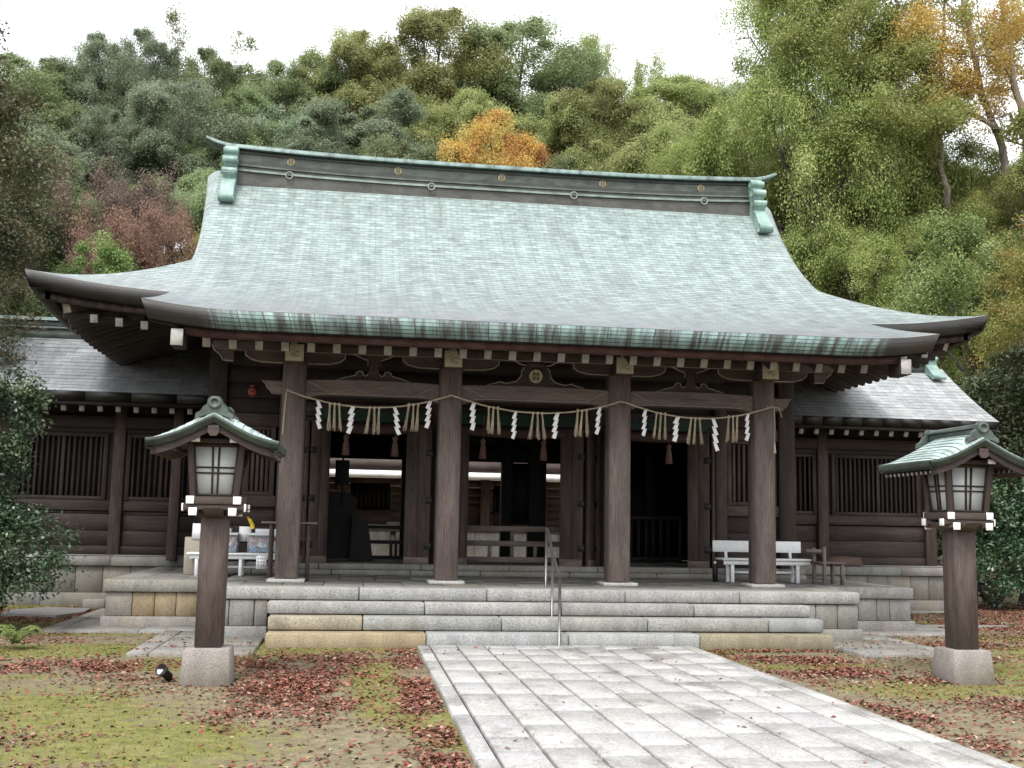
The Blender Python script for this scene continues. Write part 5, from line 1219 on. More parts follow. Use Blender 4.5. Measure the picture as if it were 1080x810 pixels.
z = ground_z(px_, py_); z = np.where(np.abs(px_) < 2.02, .053, z); z = np.where((np.abs(px_) < 5.75) & (np.abs(px_) > 4.15) & (py_ > -1.0), .05, z)
dd = np.clip(leaf_density(px_, py_), 0, 1)
n = len(px_); nr = np.stack([RS.normal(0, .35, n), RS.normal(0, .35, n), np.ones(n)], 1); nr /= np.linalg.norm(nr, axis=1, keepdims=True)
P = np.stack([px_, py_, z + .006 + RS.rand(n) * .045 * dd + .004], 1)
Ls = RS.uniform(.03, .07, n); V, Q = quads_at(P, nr, Ls, Ls * RS.uniform(.4, .7, n), RS, .12)
pal = np.array([(.14, .045, .032), (.19, .064, .045), (.24, .11, .075), (.105, .042, .03), (.27, .17, .115), (.16, .095, .062), (.33, .25, .18)]); pr = np.array([.24, .24, .18, .14, .1, .07, .03])
cc = pal[RS.choice(len(pal), n, p=pr)] * RS.uniform(.8, 1.15, (n, 1))
ml, tl, bl_ = nodes_of('fallen_leaf'); a = N(tl, 'Attribute'); a.attribute_name = 'tint'; tl.links.new(a.outputs['Color'], bl_.inputs['Base Color']); bl_.inputs['Roughness'].default_value = .7; bl_.inputs['Specular IOR Level'].default_value = .25
tag(link('fallen_leaves', np_mesh('fallen_leaves', V, Q, ml, np.repeat(cc, 4, 0))), 'reddish brown fallen leaves drifted over the moss beside the path', 'fallen leaves', kind='stuff')
# short moss and grass blades
nG = 150000; px_, py_ = RS.uniform(-11, 12, nG), RS.uniform(-10.5, 8, nG); mk = moss_mask(px_, py_)
keep = (RS.rand(nG) < mk * .8) & (mk > .3) & ~blocked(px_, py_) & (np.abs(px_) > 2.03) & ~((np.abs(px_) < 5.75) & (np.abs(px_) > 4.15) & (py_ > -1.02)); px_, py_, mk = px_[keep], py_[keep], mk[keep]
n = len(px_); z = ground_z(px_, py_); an = RS.rand(n) * 6.283; h = RS.uniform(.008, .028, n) * (1 + (RS.rand(n) > .97) * 1.5); w2 = RS.uniform(.004, .010, n); ln = RS.normal(0, .4, (n, 2))
c_, s_ = np.cos(an) * w2, np.sin(an) * w2
V = np.stack([np.stack([px_ - c_, py_ - s_, z - .004], 1), np.stack([px_ + c_, py_ + s_, z - .004], 1), np.stack([px_ + ln[:, 0] * h, py_ + ln[:, 1] * h, z + h], 1)], 1).reshape(-1, 3)
cc = np.stack([RS.uniform(.09, .22, n), RS.uniform(.10, .22, n), RS.uniform(.02, .07, n)], 1)
tag(link('grass', np_mesh('grass', V, np.arange(n * 3).reshape(-1, 3), ml, np.repeat(cc, 3, 0), tris=True)), 'short green moss and grass patches on the earth beside the path', 'grass', kind='stuff')

# ------------------------------------------------------------------ trees and shrubs
def mat_leaf(name, cols, rough=.55, spec=.28, trans=.42):
    m, t, b = nodes_of(name)
    a = N(t, 'Attribute'); a.attribute_name = 'tint'; sp = N(t, 'SeparateColor'); t.links.new(a.outputs['Color'], sp.inputs[0])
    oi = N(t, 'ObjectInfo')
    col = ramp(t, sp.outputs[0], [(i / max(1, len(cols) - 1), c) for i, c in enumerate(cols)])
    h = N(t, 'HueSaturation'); t.links.new(col, h.inputs['Color'])
    mr = N(t, 'MapRange'); mr.inputs['To Min'].default_value = .485; mr.inputs['To Max'].default_value = .515; t.links.new(oi.outputs['Random'], mr.inputs['Value']); t.links.new(mr.outputs[0], h.inputs['Hue'])
    mv = N(t, 'MapRange'); mv.inputs['To Min'].default_value = .78; mv.inputs['To Max'].default_value = 1.2; t.links.new(oi.outputs['Random'], mv.inputs['Value']); t.links.new(mv.outputs[0], h.inputs['Value'])
    t.links.new(h.outputs[0], b.inputs['Base Color']); b.inputs['Roughness'].default_value = rough; b.inputs['Specular IOR Level'].default_value = spec
    tr = N(t, 'BsdfTranslucent'); t.links.new(h.outputs[0], tr.inputs['Color'])
    mx = N(t, 'MixShader'); mx.inputs[0].default_value = trans; t.links.new(b.outputs[0], mx.inputs[1]); t.links.new(tr.outputs[0], mx.inputs[2])
    t.links.new(mx.outputs[0], t.nodes['Material Output'].inputs['Surface']); return m
LEAF = {
    'ev': mat_leaf('dark_evergreen_leaf', [(.12, .16, .066), (.185, .235, .105), (.255, .305, .155), (.33, .38, .22)]),
    'evb': mat_leaf('blue_green_leaf', [(.13, .175, .10), (.205, .26, .16), (.275, .33, .22), (.35, .4, .3)]),
    'cam': mat_leaf('olive_camphor_leaf', [(.165, .195, .066), (.25, .28, .10), (.33, .355, .145), (.42, .44, .22)]),
    'camn': mat_leaf('fresh_camphor_leaf', [(.175, .215, .06), (.265, .315, .095), (.355, .405, .145), (.45, .49, .23)]),
    'map': mat_leaf('orange_autumn_leaf', [(.36, .17, .07), (.54, .30, .09), (.62, .46, .14), (.46, .43, .16)], .6, .2, .4),
    'omap': mat_leaf('rusty_autumn_leaf', [(.46, .27, .09), (.6, .42, .13), (.64, .52, .18), (.48, .46, .18)], .6, .2, .4),
    'pink': mat_leaf('pinkish_autumn_leaf', [(.19, .115, .09), (.28, .175, .135), (.34, .225, .16), (.37, .28, .14)], .6, .2, .35),
    'brn': mat_leaf('purple_brown_leaf', [(.12, .09, .078), (.18, .135, .11), (.235, .18, .14), (.26, .21, .15)], .6, .2, .3),
    'yel': mat_leaf('yellow_green_leaf', [(.15, .145, .04), (.24, .23, .065), (.33, .30, .10), (.34, .26, .1)], .6, .2, .35),
    'lime': mat_leaf('light_green_leaf', [(.085, .13, .035), (.15, .21, .06), (.23, .29, .1), (.33, .38, .18)], .5, .3, .35),
    'bam': mat_leaf('bamboo_leaf', [(.14, .155, .06), (.22, .23, .1), (.3, .31, .16)], .5, .3, .35),
    'dark': mat_leaf('dark_mixed_leaf', [(.045, .06, .028), (.075, .085, .038), (.12, .11, .055), (.16, .08, .05)], .45, .4, .3),
    'bush': mat_leaf('glossy_shrub_leaf', [(.03, .065, .034), (.06, .11, .056), (.105, .17, .09), (.2, .27, .14)], .32, .5, .2),
    'shr': mat_leaf('mottled_shrub_leaf', [(.045, .07, .034), (.085, .115, .055), (.17, .19, .105), (.38, .38, .28)], .4, .4, .2),
    'tip': mat_leaf('yellow_red_maple_leaf', [(.12, .17, .04), (.22, .25, .06), (.33, .29, .09), (.36, .15, .07)], .5, .3, .4),
}
def mat_bark(name, c1, c2):
    m, t, b = nodes_of(name); tc = N(t, 'TexCoord'); n = noise(t, mapping(t, tc.outputs['Object'], (1, 1, .3)), 7, 6, .7)
    t.links.new(tinted(t, ramp(t, n, [(.3, c1), (.65, c2)])), b.inputs['Base Color']); b.inputs['Roughness'].default_value = .9; bump(t, b, n, .5, .03); return m
BARK = mat_bark('grey_brown_bark', (.06, .048, .038), (.17, .145, .12)); BARK_PALE = mat_bark('pale_bark', (.12, .1, .085), (.3, .26, .22)); BARK_DARK = mat_bark('dark_bark', (.03, .024, .02), (.08, .065, .055))

def unit(v): return v / (np.linalg.norm(v, axis=-1, keepdims=True) + 1e-9)
def leaf_clumps(centers, radii, per, L, rs, out_bias=.8, up=.5, flat=.75, asp=.55, drop=0.0):
    """leaves on small clumps; returns vertices, quads, tint"""
    k = len(centers); C_ = np.repeat(centers, per, 0); Rr = np.repeat(radii, per)[:, None]
    d = unit(rs.normal(size=(k * per, 3)) + np.array([0, 0, .35])); rad = rs.rand(k * per, 1) ** .45
    P = C_ + d * rad * Rr * np.array([1, 1, flat]) + rs.normal(size=(k * per, 3)) * Rr * .22; P[:, 2] -= drop * Rr[:, 0] * (rad[:, 0] ** 2)
    nrm = unit(d * out_bias + np.array([0, 0, up]) + rs.normal(size=d.shape) * .42)
    Ls = L * rs.uniform(.65, 1.25, len(P)); V, Q = quads_at(P, nrm, Ls, Ls * asp, rs, .08)
    clump_t = np.repeat(rs.normal(0, .17, k), per); t = np.clip(.47 + clump_t + rs.normal(0, .10, len(P)), 0, 1)
    return V, Q, np.repeat(np.stack([t, t, t], 1), 4, 0)
def lobed_crown(seed, h, w, base, nl, ns, per, L, lobe=.34, flat=.8):
    rs = np.random.RandomState(seed); cz = h * (base + 1) / 2; hz = h * (1 - base) / 2; cen = []; rad = []; lobes = []
    for i in range(nl):
        el = math.asin(clip(-.55 + 1.5 * (i + .5) / nl + rs.normal(0, .06), -.7, .98)); az = i * 2.39996 + rs.normal(0, .25)
        lr = w / 2 * lobe * rs.uniform(.75, 1.3)
        k = rs.uniform(.68, 1.06)
        c = np.array([math.cos(el) * math.cos(az) * (w / 2 - lr * .75) * k, math.cos(el) * math.sin(az) * (w / 2 - lr * .75) * k, cz + math.sin(el) * (hz - lr * .7) * k])
        lobes.append((c, lr))
        for j in range(ns):
            d = unit(rs.normal(size=3) + np.array([c[0] / w, c[1] / w, .45]))
            cen.append(c + d * lr * rs.uniform(.62, 1.05) * np.array([1, 1, flat])); rad.append(lr * rs.uniform(.2, .55))
    V, Q, tn = leaf_clumps(np.array(cen), np.array(rad), per, L, rs)
    return V, Q, tn, lobes
def trunk_for(seed, h, w, base, lobes, r0, mats=BARK, twig=True):
    rs = random.Random(seed); b = MB(); top = h * (.45 + base * .4); pts = []; ox = oy = 0
    for i in range(7):
        z = -.4 + (top + .4) * i / 6; pts.append((ox, oy, z)); ox += rs.gauss(0, .025) * h * .3; oy += rs.gauss(0, .025) * h * .3
    b.tube(pts, [r0 * (1.25 if i == 0 else 1 - .62 * i / 6) for i in range(7)], 8)
    for c, lr in lobes:
        k = rs.randint(3, 6); s = Vector(pts[k]); e = Vector(c); mid = s.lerp(e, .5) + Vector((rs.gauss(0, .12), rs.gauss(0, .12), -.06 * (e - s).length)) ; r = r0 * .34
        b.tube([s, s.lerp(mid, .55) + Vector((0, 0, -.02)), mid, mid.lerp(e, .6), e], [r, r * .8, r * .6, r * .42, r * .2], 6, cap=False)
        if twig:
            for q in range(4):
                dd = Vector((rs.gauss(0, 1), rs.gauss(0, 1), rs.gauss(.4, .8))).normalized() * lr * .9; b.tube([mid.lerp(e, .5 + q * .15), e.lerp(e + dd, .5) + Vector((0, 0, .04)), e + dd], [r * .3, r * .2, r * .08], 4, cap=False)
    return b
def grow(b, p, d, L, r, depth, tips, rs, spread=.55, up=.12, nseg=3):
    pts = [p.copy()]; rad = [r]
    for i in range(nseg):
        d = (d + Vector((rs.gauss(0, .13), rs.gauss(0, .13), rs.gauss(up * .5, .09)))).normalized(); p = p + d * L / nseg; pts.append(p.copy()); rad.append(r * (1 - .4 * (i + 1) / nseg))
        if depth <= 1: tips.append(p.copy())
    b.tube(pts, rad, 7 if r > .06 else 4, cap=False)
    if depth == 0: return
    for c in range(rs.choice((2, 3, 3))):
        q = Vector((rs.gauss(0, 1), rs.gauss(0, 1), rs.gauss(0, .7))).normalized(); q = (q - d * q.dot(d)).normalized()
        nd = (d + q * spread * rs.uniform(.7, 1.4) + Vector((0, 0, up))).normalized(); grow(b, p, nd, L * rs.uniform(.62, .85), rad[-1] * rs.uniform(.55, .8), depth - 1, tips, rs, spread, up, nseg)
    if depth >= 2:       # side shoot
        q = Vector((rs.gauss(0, 1), rs.gauss(0, 1), .2)).normalized(); grow(b, pts[1], (d + q * .9).normalized(), L * .55, r * .4, depth - 2, tips, rs, spread, up, nseg)

PROTO = {}
def crown_mesh(name, V, Q, tn): return np_mesh(name, V, Q, LEAF['ev'], tn)
def reg(key, b, crown):
    t = b.build('trunk', BARK); tm = t.data; bpy.data.objects.remove(t); PROTO[key] = (tm, crown)
for key, seed, h, w, base, nl, ns, per, L, lobe, r0 in (('roundA', 1, 12, 8, .2, 15, 16, 560, .105, .36, .26), ('roundB', 2, 12, 8, .25, 18, 14, 560, .105, .32, .26), ('roundC', 3, 12, 8, .12, 22, 12, 560, .105, .28, .24), ('tallD', 4, 12, 6.5, .2, 16, 13, 560, .105, .33, .22)):
    V, Q, tn, lob = lobed_crown(seed, h, w, base, nl, ns, per, L, lobe); reg(key, trunk_for(seed, h, w, base, lob, r0), crown_mesh('crown', V, Q, tn))
for key, seed, h, w, base, nl, ns, per, L, lobe, r0 in (('bigA', 11, 18, 11, .12, 34, 24, 480, .10, .25, .42), ('bigB', 12, 18, 12, .1, 30, 26, 480, .10, .27, .42)):
    V, Q, tn, lob = lobed_crown(seed, h, w, base, nl, ns, per, L, lobe, .9); reg(key, trunk_for(seed, h, w, base, lob, r0, twig=True), crown_mesh('crown', V, Q, tn))
def sparse(key, seed, h, r0, depth, per, L, rad, spread=.5, up=.15, first=.3, drop=.2, asp=.6):
    rs = random.Random(seed); b = MB(); tips = []; p = Vector((0, 0, -.4)); n0 = 3
    b.tube([p, (rs.gauss(0, .08), rs.gauss(0, .08), h * first * .5), (rs.gauss(0, .12), rs.gauss(0, .12), h * first)], [r0 * 1.2, r0 * .95, r0 * .85], 9, cap=False)
    top = Vector(b.v[-1]); top = Vector((sum(v[0] for v in b.v[-9:]) / 9, sum(v[1] for v in b.v[-9:]) / 9, h * first))
    for i in range(n0):
        a = i * 6.283 / n0 + rs.uniform(-.4, .4); grow(b, top, Vector((math.cos(a) * spread, math.sin(a) * spread, 1)).normalized(), h * .27, r0 * .62, depth, tips, rs, spread, up)
    nr = np.random.RandomState(seed); T_ = np.array([tuple(t) for t in tips]); V, Q, tn = leaf_clumps(T_, nr.uniform(.6, 1.2, len(T_)) * rad, per, L, nr, .5, .5, .6, asp, drop); reg(key, b, crown_mesh('crown', V, Q, tn))
sparse('maple', 21, 12, .22, 4, 110, .12, .8, .75, .04, .3)
sparse('maple2', 22, 12, .2, 4, 80, .11, .65, .85, .0, .34)
sparse('thin', 23, 13, .16, 3, 110, .12, .6, .4, .2, .35)
sparse('loose', 25, 11, .22, 5, 58, .085, .42, .6, .03, .22)
# feathery bamboo: a leaning culm with drooping sprays
rsb = random.Random(5); b = MB(); pts = [(0, 0, -.3)]
for i in range(1, 11): pts.append((pts[-1][0] + .05 * i * .4, rsb.gauss(0, .05), i * 1.35))
b.tube(pts, [.06 * (1 - .085 * i) for i in range(11)], 6); cen = []
for i in range(3, 11):
    for q in range(7):
        a = rsb.uniform(0, 6.28); L_ = rsb.uniform(.4, 1.2) * (1.2 - .06 * i); e = (pts[i][0] + math.cos(a) * L_, pts[i][1] + math.sin(a) * L_, pts[i][2] + rsb.uniform(-.2, .7)); b.tube([pts[i], e], [.012, .005], 3, cap=False); cen.append(e)
nr = np.random.RandomState(6); V, Q, tn = leaf_clumps(np.array(cen), nr.uniform(.3, .6, len(cen)), 60, .26, nr, .3, .3, .9, .22, .5); reg('bam', b, crown_mesh('crown', V, Q, tn))

def tree(kind, proto, loc, sx, sz, rot, label, name='tree', group=None, cat='tree', bark=None):
    tm, cm = PROTO[proto]; r = empty(name, loc, label, cat, group); r.rotation_euler = (0, 0, rot); r.scale = (sx, sx, sz)
    for nm, me, mt in (('trunk', tm, bark or BARK), ('crown', cm, LEAF[kind])):
        o = bpy.data.objects.new(nm, me); C.objects.link(o); o.parent = r; o.material_slots[0].link = 'OBJECT'; o.material_slots[0].material = mt
    return r
HB = {'ev': ('roundA', 'roundC', 'roundB'), 'evb': ('roundC', 'roundA', 'tallD'), 'cam': ('roundB', 'roundA', 'roundC'), 'camn': ('bigA', 'bigB'), 'map': ('roundA',), 'omap': ('maple2',), 'pink': ('maple2',), 'brn': ('maple2',), 'yel': ('roundC',), 'lime': ('roundB', 'roundC'), 'bam': ('bam',), 'thin': ('thin',), 'bare': ('bare',)}
PH = {'roundA': (12, 8), 'roundB': (12, 8), 'roundC': (12, 8), 'tallD': (12, 6.5), 'bigA': (18, 11), 'bigB': (18, 12), 'maple': (12.5, 9), 'maple2': (12.5, 10), 'thin': (14, 6), 'bare': (21, 11), 'bam': (14, 4), 'loose': (11, 9)}
FOREST = [
    (-26.4, 58, 11.5, 7.6, 'ev', 'dark evergreen at the far left edge of the hill skyline'),
    (-23.4, 60, 12.6, 5.9, 'ev', 'second dark evergreen from the left on the hill skyline'),
    (-20.6, 60, 15.1, 5.3, 'evb', 'blue green tree on the skyline left of the tall bamboo'),
    (-17.4, 58, 15.5, 5.2, 'evb', 'blue green tree on the skyline just beneath the tallest bamboo'),
    (-16.6, 62, 19.7, 4.0, 'bam', 'tallest feathery bamboo rising above the left skyline'),
    (-13.2, 58, 14.9, 5.2, 'ev', 'dark evergreen on the skyline between the two bamboos'),
    (-11.6, 64, 17.9, 5.0, 'bam', 'yellowish leaning bamboo on the skyline above the left roof ridge end'),
    (-7.8, 60, 15.9, 6.1, 'ev', 'dark evergreen on the skyline right of the yellowish bamboo'),
    (-4.9, 60, 17.6, 6.1, 'cam', 'olive green tree on the skyline left of the highest crown'),
    (-2.4, 62, 18.8, 4.9, 'cam', 'narrow olive green tree touching the highest skyline crown'),
    (1.1, 58, 18.9, 8.7, 'cam', 'highest broad olive crown in the middle of the skyline'),
    (8.0, 62, 19.3, 10.7, 'ev', 'broad dark domed tree on the skyline above the orange maple'),
    (15.8, 66, 20.3, 5.6, 'thin', 'thin sparse tree poking above the skyline right of the dark dome'),
    (18.1, 60, 16.5, 8.5, 'cam', 'broad olive tree on the falling right part of the skyline'),
    (23.2, 62, 16.1, 6.6, 'cam', 'olive tree at the lowest dip of the skyline by the big camphor'),
    (26.2, 60, 14.5, 7.9, 'ev', 'dark tree glimpsed behind the left edge of the big camphor'),
    (12.4, 64, 18.1, 5.9, 'ev', 'dark tree on the skyline between the dome and the thin tree'),
    (-15.2, 66, 15.8, 7.5, 'evb', 'broad blue green tree filling the skyline behind the tall bamboo'),
    (-9.8, 67, 16.2, 7.5, 'ev', 'dark evergreen filling the skyline behind the yellowish bamboo'),
    (-20.5, 66, 14.6, 9, 'ev', 'broad dark evergreen filling the skyline at upper left'),
    (5.0, 66, 16.8, 8, 'cam', 'olive tree filling the skyline left of the dark dome'),
    (20.5, 68, 15, 8, 'cam', 'olive tree filling the dip of the skyline at right'),
    (-1.0, 67, 16.0, 8, 'cam', 'olive tree filling the skyline behind the narrow olive crown'),
    (-20.1, 45, 10.5, 6.3, 'ev', 'dark evergreen halfway up the hill at far left'),
    (-16.4, 44, 11.9, 5.2, 'evb', 'grey green tree halfway up the hill above the purple brown tree'),
    (-13.4, 45, 13.1, 6.4, 'evb', 'large blue green tree halfway up the hill left of the roof ridge'),
    (-10.2, 46, 12.6, 5.4, 'ev', 'dark evergreen halfway up the hill above the left ridge end'),
    (-6.7, 46, 13.1, 5.5, 'evb', 'blue green tree halfway up the hill over the yellow green bush'),
    (.5, 48, 13.6, 5.8, 'cam', 'olive tree halfway up the hill left of the orange maple'),
    (-3.0, 42, 13.7, 6.5, 'evb', 'big rounded blue green tree left of the orange maple'),
    (4.0, 48, 13.4, 5.8, 'cam', 'olive tree directly behind the orange maple'),
    (8.1, 46, 13.9, 5.1, 'cam', 'olive tree halfway up the hill right of the orange maple'),
    (11.2, 46, 15.8, 6.3, 'cam', 'tall billowy camphor on the hill right of the orange maple'),
    (14.2, 44, 14.5, 6.1, 'cam', 'billowy camphor on the hill above the right half of the ridge'),
    (17.4, 44, 13.8, 5.6, 'cam', 'camphor on the hill above the right ridge end'),
    (21.2, 44, 13.0, 6.8, 'cam', 'camphor on the hill half hidden by the big near camphor'),
    (3.1, 34, 14.9, 6.6, 'map', 'bright orange autumn maple above the middle of the roof ridge'),
    (-6.4, 32, 13.6, 4.6, 'yel', 'yellow green tree just above the left part of the ridge'),
    (-1.5, 33, 13.6, 4.6, 'ev', 'dark evergreen low behind the ridge left of the orange maple'),
    (.7, 34, 13.1, 3.8, 'ev', 'small dark evergreen tucked against the left side of the orange maple'),
    (6.2, 34, 14.0, 4.6, 'ev', 'dark evergreen low behind the ridge right of the orange maple'),
    (9.2, 34, 15.1, 5.6, 'cam', 'camphor with a visible pale limb low behind the ridge'),
    (11.7, 32, 15.2, 5.4, 'cam', 'pale olive camphor behind the right part of the ridge'),
    (13.5, 30, 15.2, 5.0, 'cam', 'pale olive camphor just beyond the right ridge end'),
    (-8.8, 34, 12.4, 5.0, 'ev', 'dark evergreen showing beside the left ridge horn'),
    (-4.5, 34, 12.7, 4.6, 'evb', 'blue green tree low behind the left part of the ridge'),
    (-10.7, 32, 12.1, 5.4, 'ev', 'dark evergreen behind the pinkish maple'),
    (-10.3, 23, 11.3, 5.0, 'pink', 'pinkish brown autumn maple left of the hall roof'),
    (-12.4, 27, 12.4, 5.4, 'brn', 'purple brown thinning maple above the pinkish one'),
    (-8.8, 25, 11.4, 2.6, 'yel', 'small yellow green tree squeezed against the left roof slope'),
    (-11.0, 18, 9.9, 4.6, 'lime', 'light green bushy tree over the left roof corner'),
    (-13.6, 18, 9.4, 4.6, 'ev', 'dark green bushy tree left of the light green one'),
    (-10.4, 25, 9.6, 5.0, 'ev', 'dark evergreen under the pinkish maple'),
    (-17.5, 30, 13.5, 6.5, 'ev', 'dark evergreen behind the reddish tree at the left edge'),
    (-21, 36, 13.5, 7.5, 'evb', 'grey green tree high at the left edge of the photo'),
    (14.9, 24, 23.6, 8.6, 'camn', 'huge light green camphor towering right of the roof ridge'),
    (11.3, 29, 15.6, 6.4, 'camn', 'light green camphor leaning over the right ridge end'),
    (17.8, 26, 15.2, 7.4, 'camn', 'light green camphor right of the huge one, below the bare limbs'),
    (14.9, 14, 11.2, 5.4, 'lime', 'bushy light green tree over the right roof corner'),
    (15.6, 21, 12.9, 6.5, 'camn', 'light green camphor low beside the right roof slope'),
    (22.5, 19, 10.8, 6.4, 'camn', 'dark leafed camphor low at the right edge behind the bushy tree'),
    (21.2, 24.5, 15.6, 7.5, 'camn', 'light green camphor under the orange leafed trunks at the right edge'),
    (20.8, 19.5, 14.9, 5.6, 'camn', 'light green camphor at the right edge just above the bushy tree'),
    (26.5, 40, 10.5, 8, 'cam', 'olive tree high at the right edge beyond the bare limbs'),
]
rt = random.Random(99)
for i, (x, y, h, w_, k, lab) in enumerate(FOREST):
    ps = HB[k]; p = ps[i % len(ps)]
    if y > 55 and p != 'bam' and k != 'thin': p = ('roundA', 'roundC')[i % 2] if k == 'cam' else 'roundA'
    ph, pw = PH[p]; z = float(hill_z(np.array(x), np.array(y)))
    wide = 1.45 if k in ('ev', 'evb', 'cam') else 1.15 if k in ('camn', 'lime') else 1.0
    col = {'thin': 'cam', 'bare': 'camn'}.get(k, k)
    nm = {'bam': 'bamboo', 'map': 'maple_tree', 'omap': 'maple_tree', 'pink': 'maple_tree', 'brn': 'maple_tree', 'cam': 'camphor_tree', 'camn': 'camphor_tree', 'bare': 'camphor_tree'}.get(k, 'evergreen_tree')
    tree(col, p, (x, y, z - .3), w_ * wide / pw, h / ph, rt.uniform(0, 6.28), lab, nm, 'trees on the hill behind the hall', 'bamboo' if k == 'bam' else 'tree', BARK_PALE if k in ('bare', 'omap') else None)

# near trees and shrubs with their own crowns
def blob_shrub(name, label, loc, blobs, n_cl, per, L, kind, seed, stems=7, asp=.5, cat='shrub'):
    rs = np.random.RandomState(seed); r = empty(name, loc, label, cat); cen = []; rad = []
    wts = np.array([bb[3] ** 2 for bb in blobs]); wts = wts / wts.sum()
    for i in range(n_cl):
        bx_, by_, bz_, br_, fl = blobs[rs.choice(len(blobs), p=wts)]; d = unit(rs.normal(size=3) + np.array([0, -.25, .25])); cen.append((bx_ + d[0] * br_ * rs.uniform(.55, 1.05), by_ + d[1] * br_ * rs.uniform(.55, 1.05), max(.15, bz_ + d[2] * br_ * fl * rs.uniform(.55, 1.05)))); rad.append(rs.uniform(.16, .34) * min(1.3, br_ + .2))
    V, Q, tn = leaf_clumps(np.array(cen), np.array(rad), per, L, rs, .6, .55, .8, asp, .1)
    o = link('crown', np_mesh('crown', V, Q, LEAF[kind], tn), r)
    rr = random.Random(seed); b = MB(); zt = max(bb[2] for bb in blobs)
    for i in range(stems):
        bb = blobs[i % len(blobs)]; e = Vector((bb[0] + rr.gauss(0, .3), bb[1] + rr.gauss(0, .3), bb[2])); s = Vector((rr.gauss(0, .15), rr.gauss(0, .15), -.1)); m_ = s.lerp(e, .5) + Vector((rr.gauss(0, .1), rr.gauss(0, .1), .2)); b.tube([s, m_, e], [.05, .035, .012], 6)
        for q in range(5):
            c = Vector(cen[rr.randrange(len(cen))]); b.tube([m_.lerp(e, .6), c], [.015, .006], 4, cap=False)
    t = b.build('trunk', BARK_DARK); t.parent = r
    return r
blob_shrub('leafy_bush', 'glossy green bush at the left edge in front of the left corridor', (-9.0, 2.0, 0), [(-.1, 0, 1.25, 1.25, 1), (.95, -.1, 1.15, .85, .9), (.3, -.2, .75, .85, .6), (-1.2, 0, 1.8, 1.2, 1), (.25, .1, 2.3, .85, 1), (.55, .1, 3.0, .72, 1), (.85, 0, 3.55, .5, .7), (.25, 0, 3.9, .5, .7), (-1.0, .1, 3.2, 1.1, 1), (-1.0, 0, 4.1, .8, .9)], 420, 150, .075, 'bush', 41)
blob_shrub('leafy_bush', 'low dark green shrub behind the right lantern post', (12.1, 8.6, 0), [(-.4, 0, 1.0, 1.2, .9), (.9, -.2, 1.2, 1.3, 1), (-1.0, .3, 1.9, .9, .9), (.4, .2, 2.3, 1.3, .9), (1.9, 0, 2.2, 1.3, 1), (-.9, .5, 2.9, .7, .9)], 330, 120, .10, 'bush', 42)
blob_shrub('leafy_bush', 'tall pale flecked shrub right of the right corridor roof', (13.4, 9.6, 0), [(-.3, 0, 3.4, 1.3, 1), (.9, 0, 4.0, 1.5, 1), (-.2, 0, 4.9, 1.1, 1), (1.2, 0, 5.6, 1.4, .9), (.4, 0, 2.4, 1.3, 1), (2.2, -.3, 3.4, 1.4, 1), (-.9, .2, 4.2, .8, .8), (.1, 0, 6.0, .8, .7)], 460, 110, .11, 'shr', 43)
tree('dark', 'loose', (-13.1, 8.0, 0), .92, 11.8 / 11, 1.0, 'dark reddish green tree leaning into the picture at the left edge', 'broadleaf_tree', None, 'tree', BARK_DARK)
tree('dark', 'loose', (-16.2, 12.0, 0), 1.0, 11.5 / 11, 2.6, 'dark tree standing behind the reddish green tree at the left edge', 'broadleaf_tree', None, 'tree', BARK_DARK)
tree('tip', 'loose', (14.3, 5.6, 0), .62, 9.0 / 11, 4.1, 'small maple with yellow and red leaf tips at the right edge', 'maple_tree', None, 'tree', BARK_PALE)
# pale limbed trees at the upper right, limbs laid out one by one
def limb_tree(name, label, base, limbs, leaf_kind, twig_seed, per, L, leaf_from, extra=(), up=.1):
    r = empty(name, base, label, 'tree', 'trees on the hill behind the hall'); rr = random.Random(twig_seed); b = MB(); tips = []
    for pts, r0, r1, tw in limbs:
        P = [Vector(q) - Vector(base) for q in pts]; Q = []
        for a, c in zip(P[:-1], P[1:]):
            for k in range(3): Q.append(a.lerp(c, k / 3) + Vector((rr.gauss(0, .02), rr.gauss(0, .05), rr.gauss(0, .02))) * (1 if k else .3))
        Q.append(P[-1]); n = len(Q); b.tube(Q, [r0 + (r1 - r0) * i / (n - 1) for i in range(n)], 9, cap=False)
        for i in range(tw):
            k = rr.randrange(n // 3, n); d = Vector((rr.gauss(0, 1), rr.gauss(0, .8), rr.gauss(.5, .7))).normalized(); grow(b, Q[k], d, rr.uniform(1.0, 2.0), max(.02, r1 * .55), 2, tips, rr, .6, up)
        d = (Q[-1] - Q[-2]).normalized(); grow(b, Q[-1], d, 1.3, r1, 2, tips, rr, .55, up)
    t = b.build('trunk', BARK_PALE); t.parent = r
    tips = [q for q in tips if leaf_from(q + Vector(base))] + [Vector(q) - Vector(base) for q in extra]
    nr = np.random.RandomState(twig_seed); T_ = np.array([tuple(q) for q in tips]); V, Q, tn = leaf_clumps(T_, nr.uniform(.35, .7, len(T_)), per, L, nr, .5, .5, .7, .6, .15)
    link('crown', np_mesh('crown', V, Q, LEAF[leaf_kind], tn), r); return r
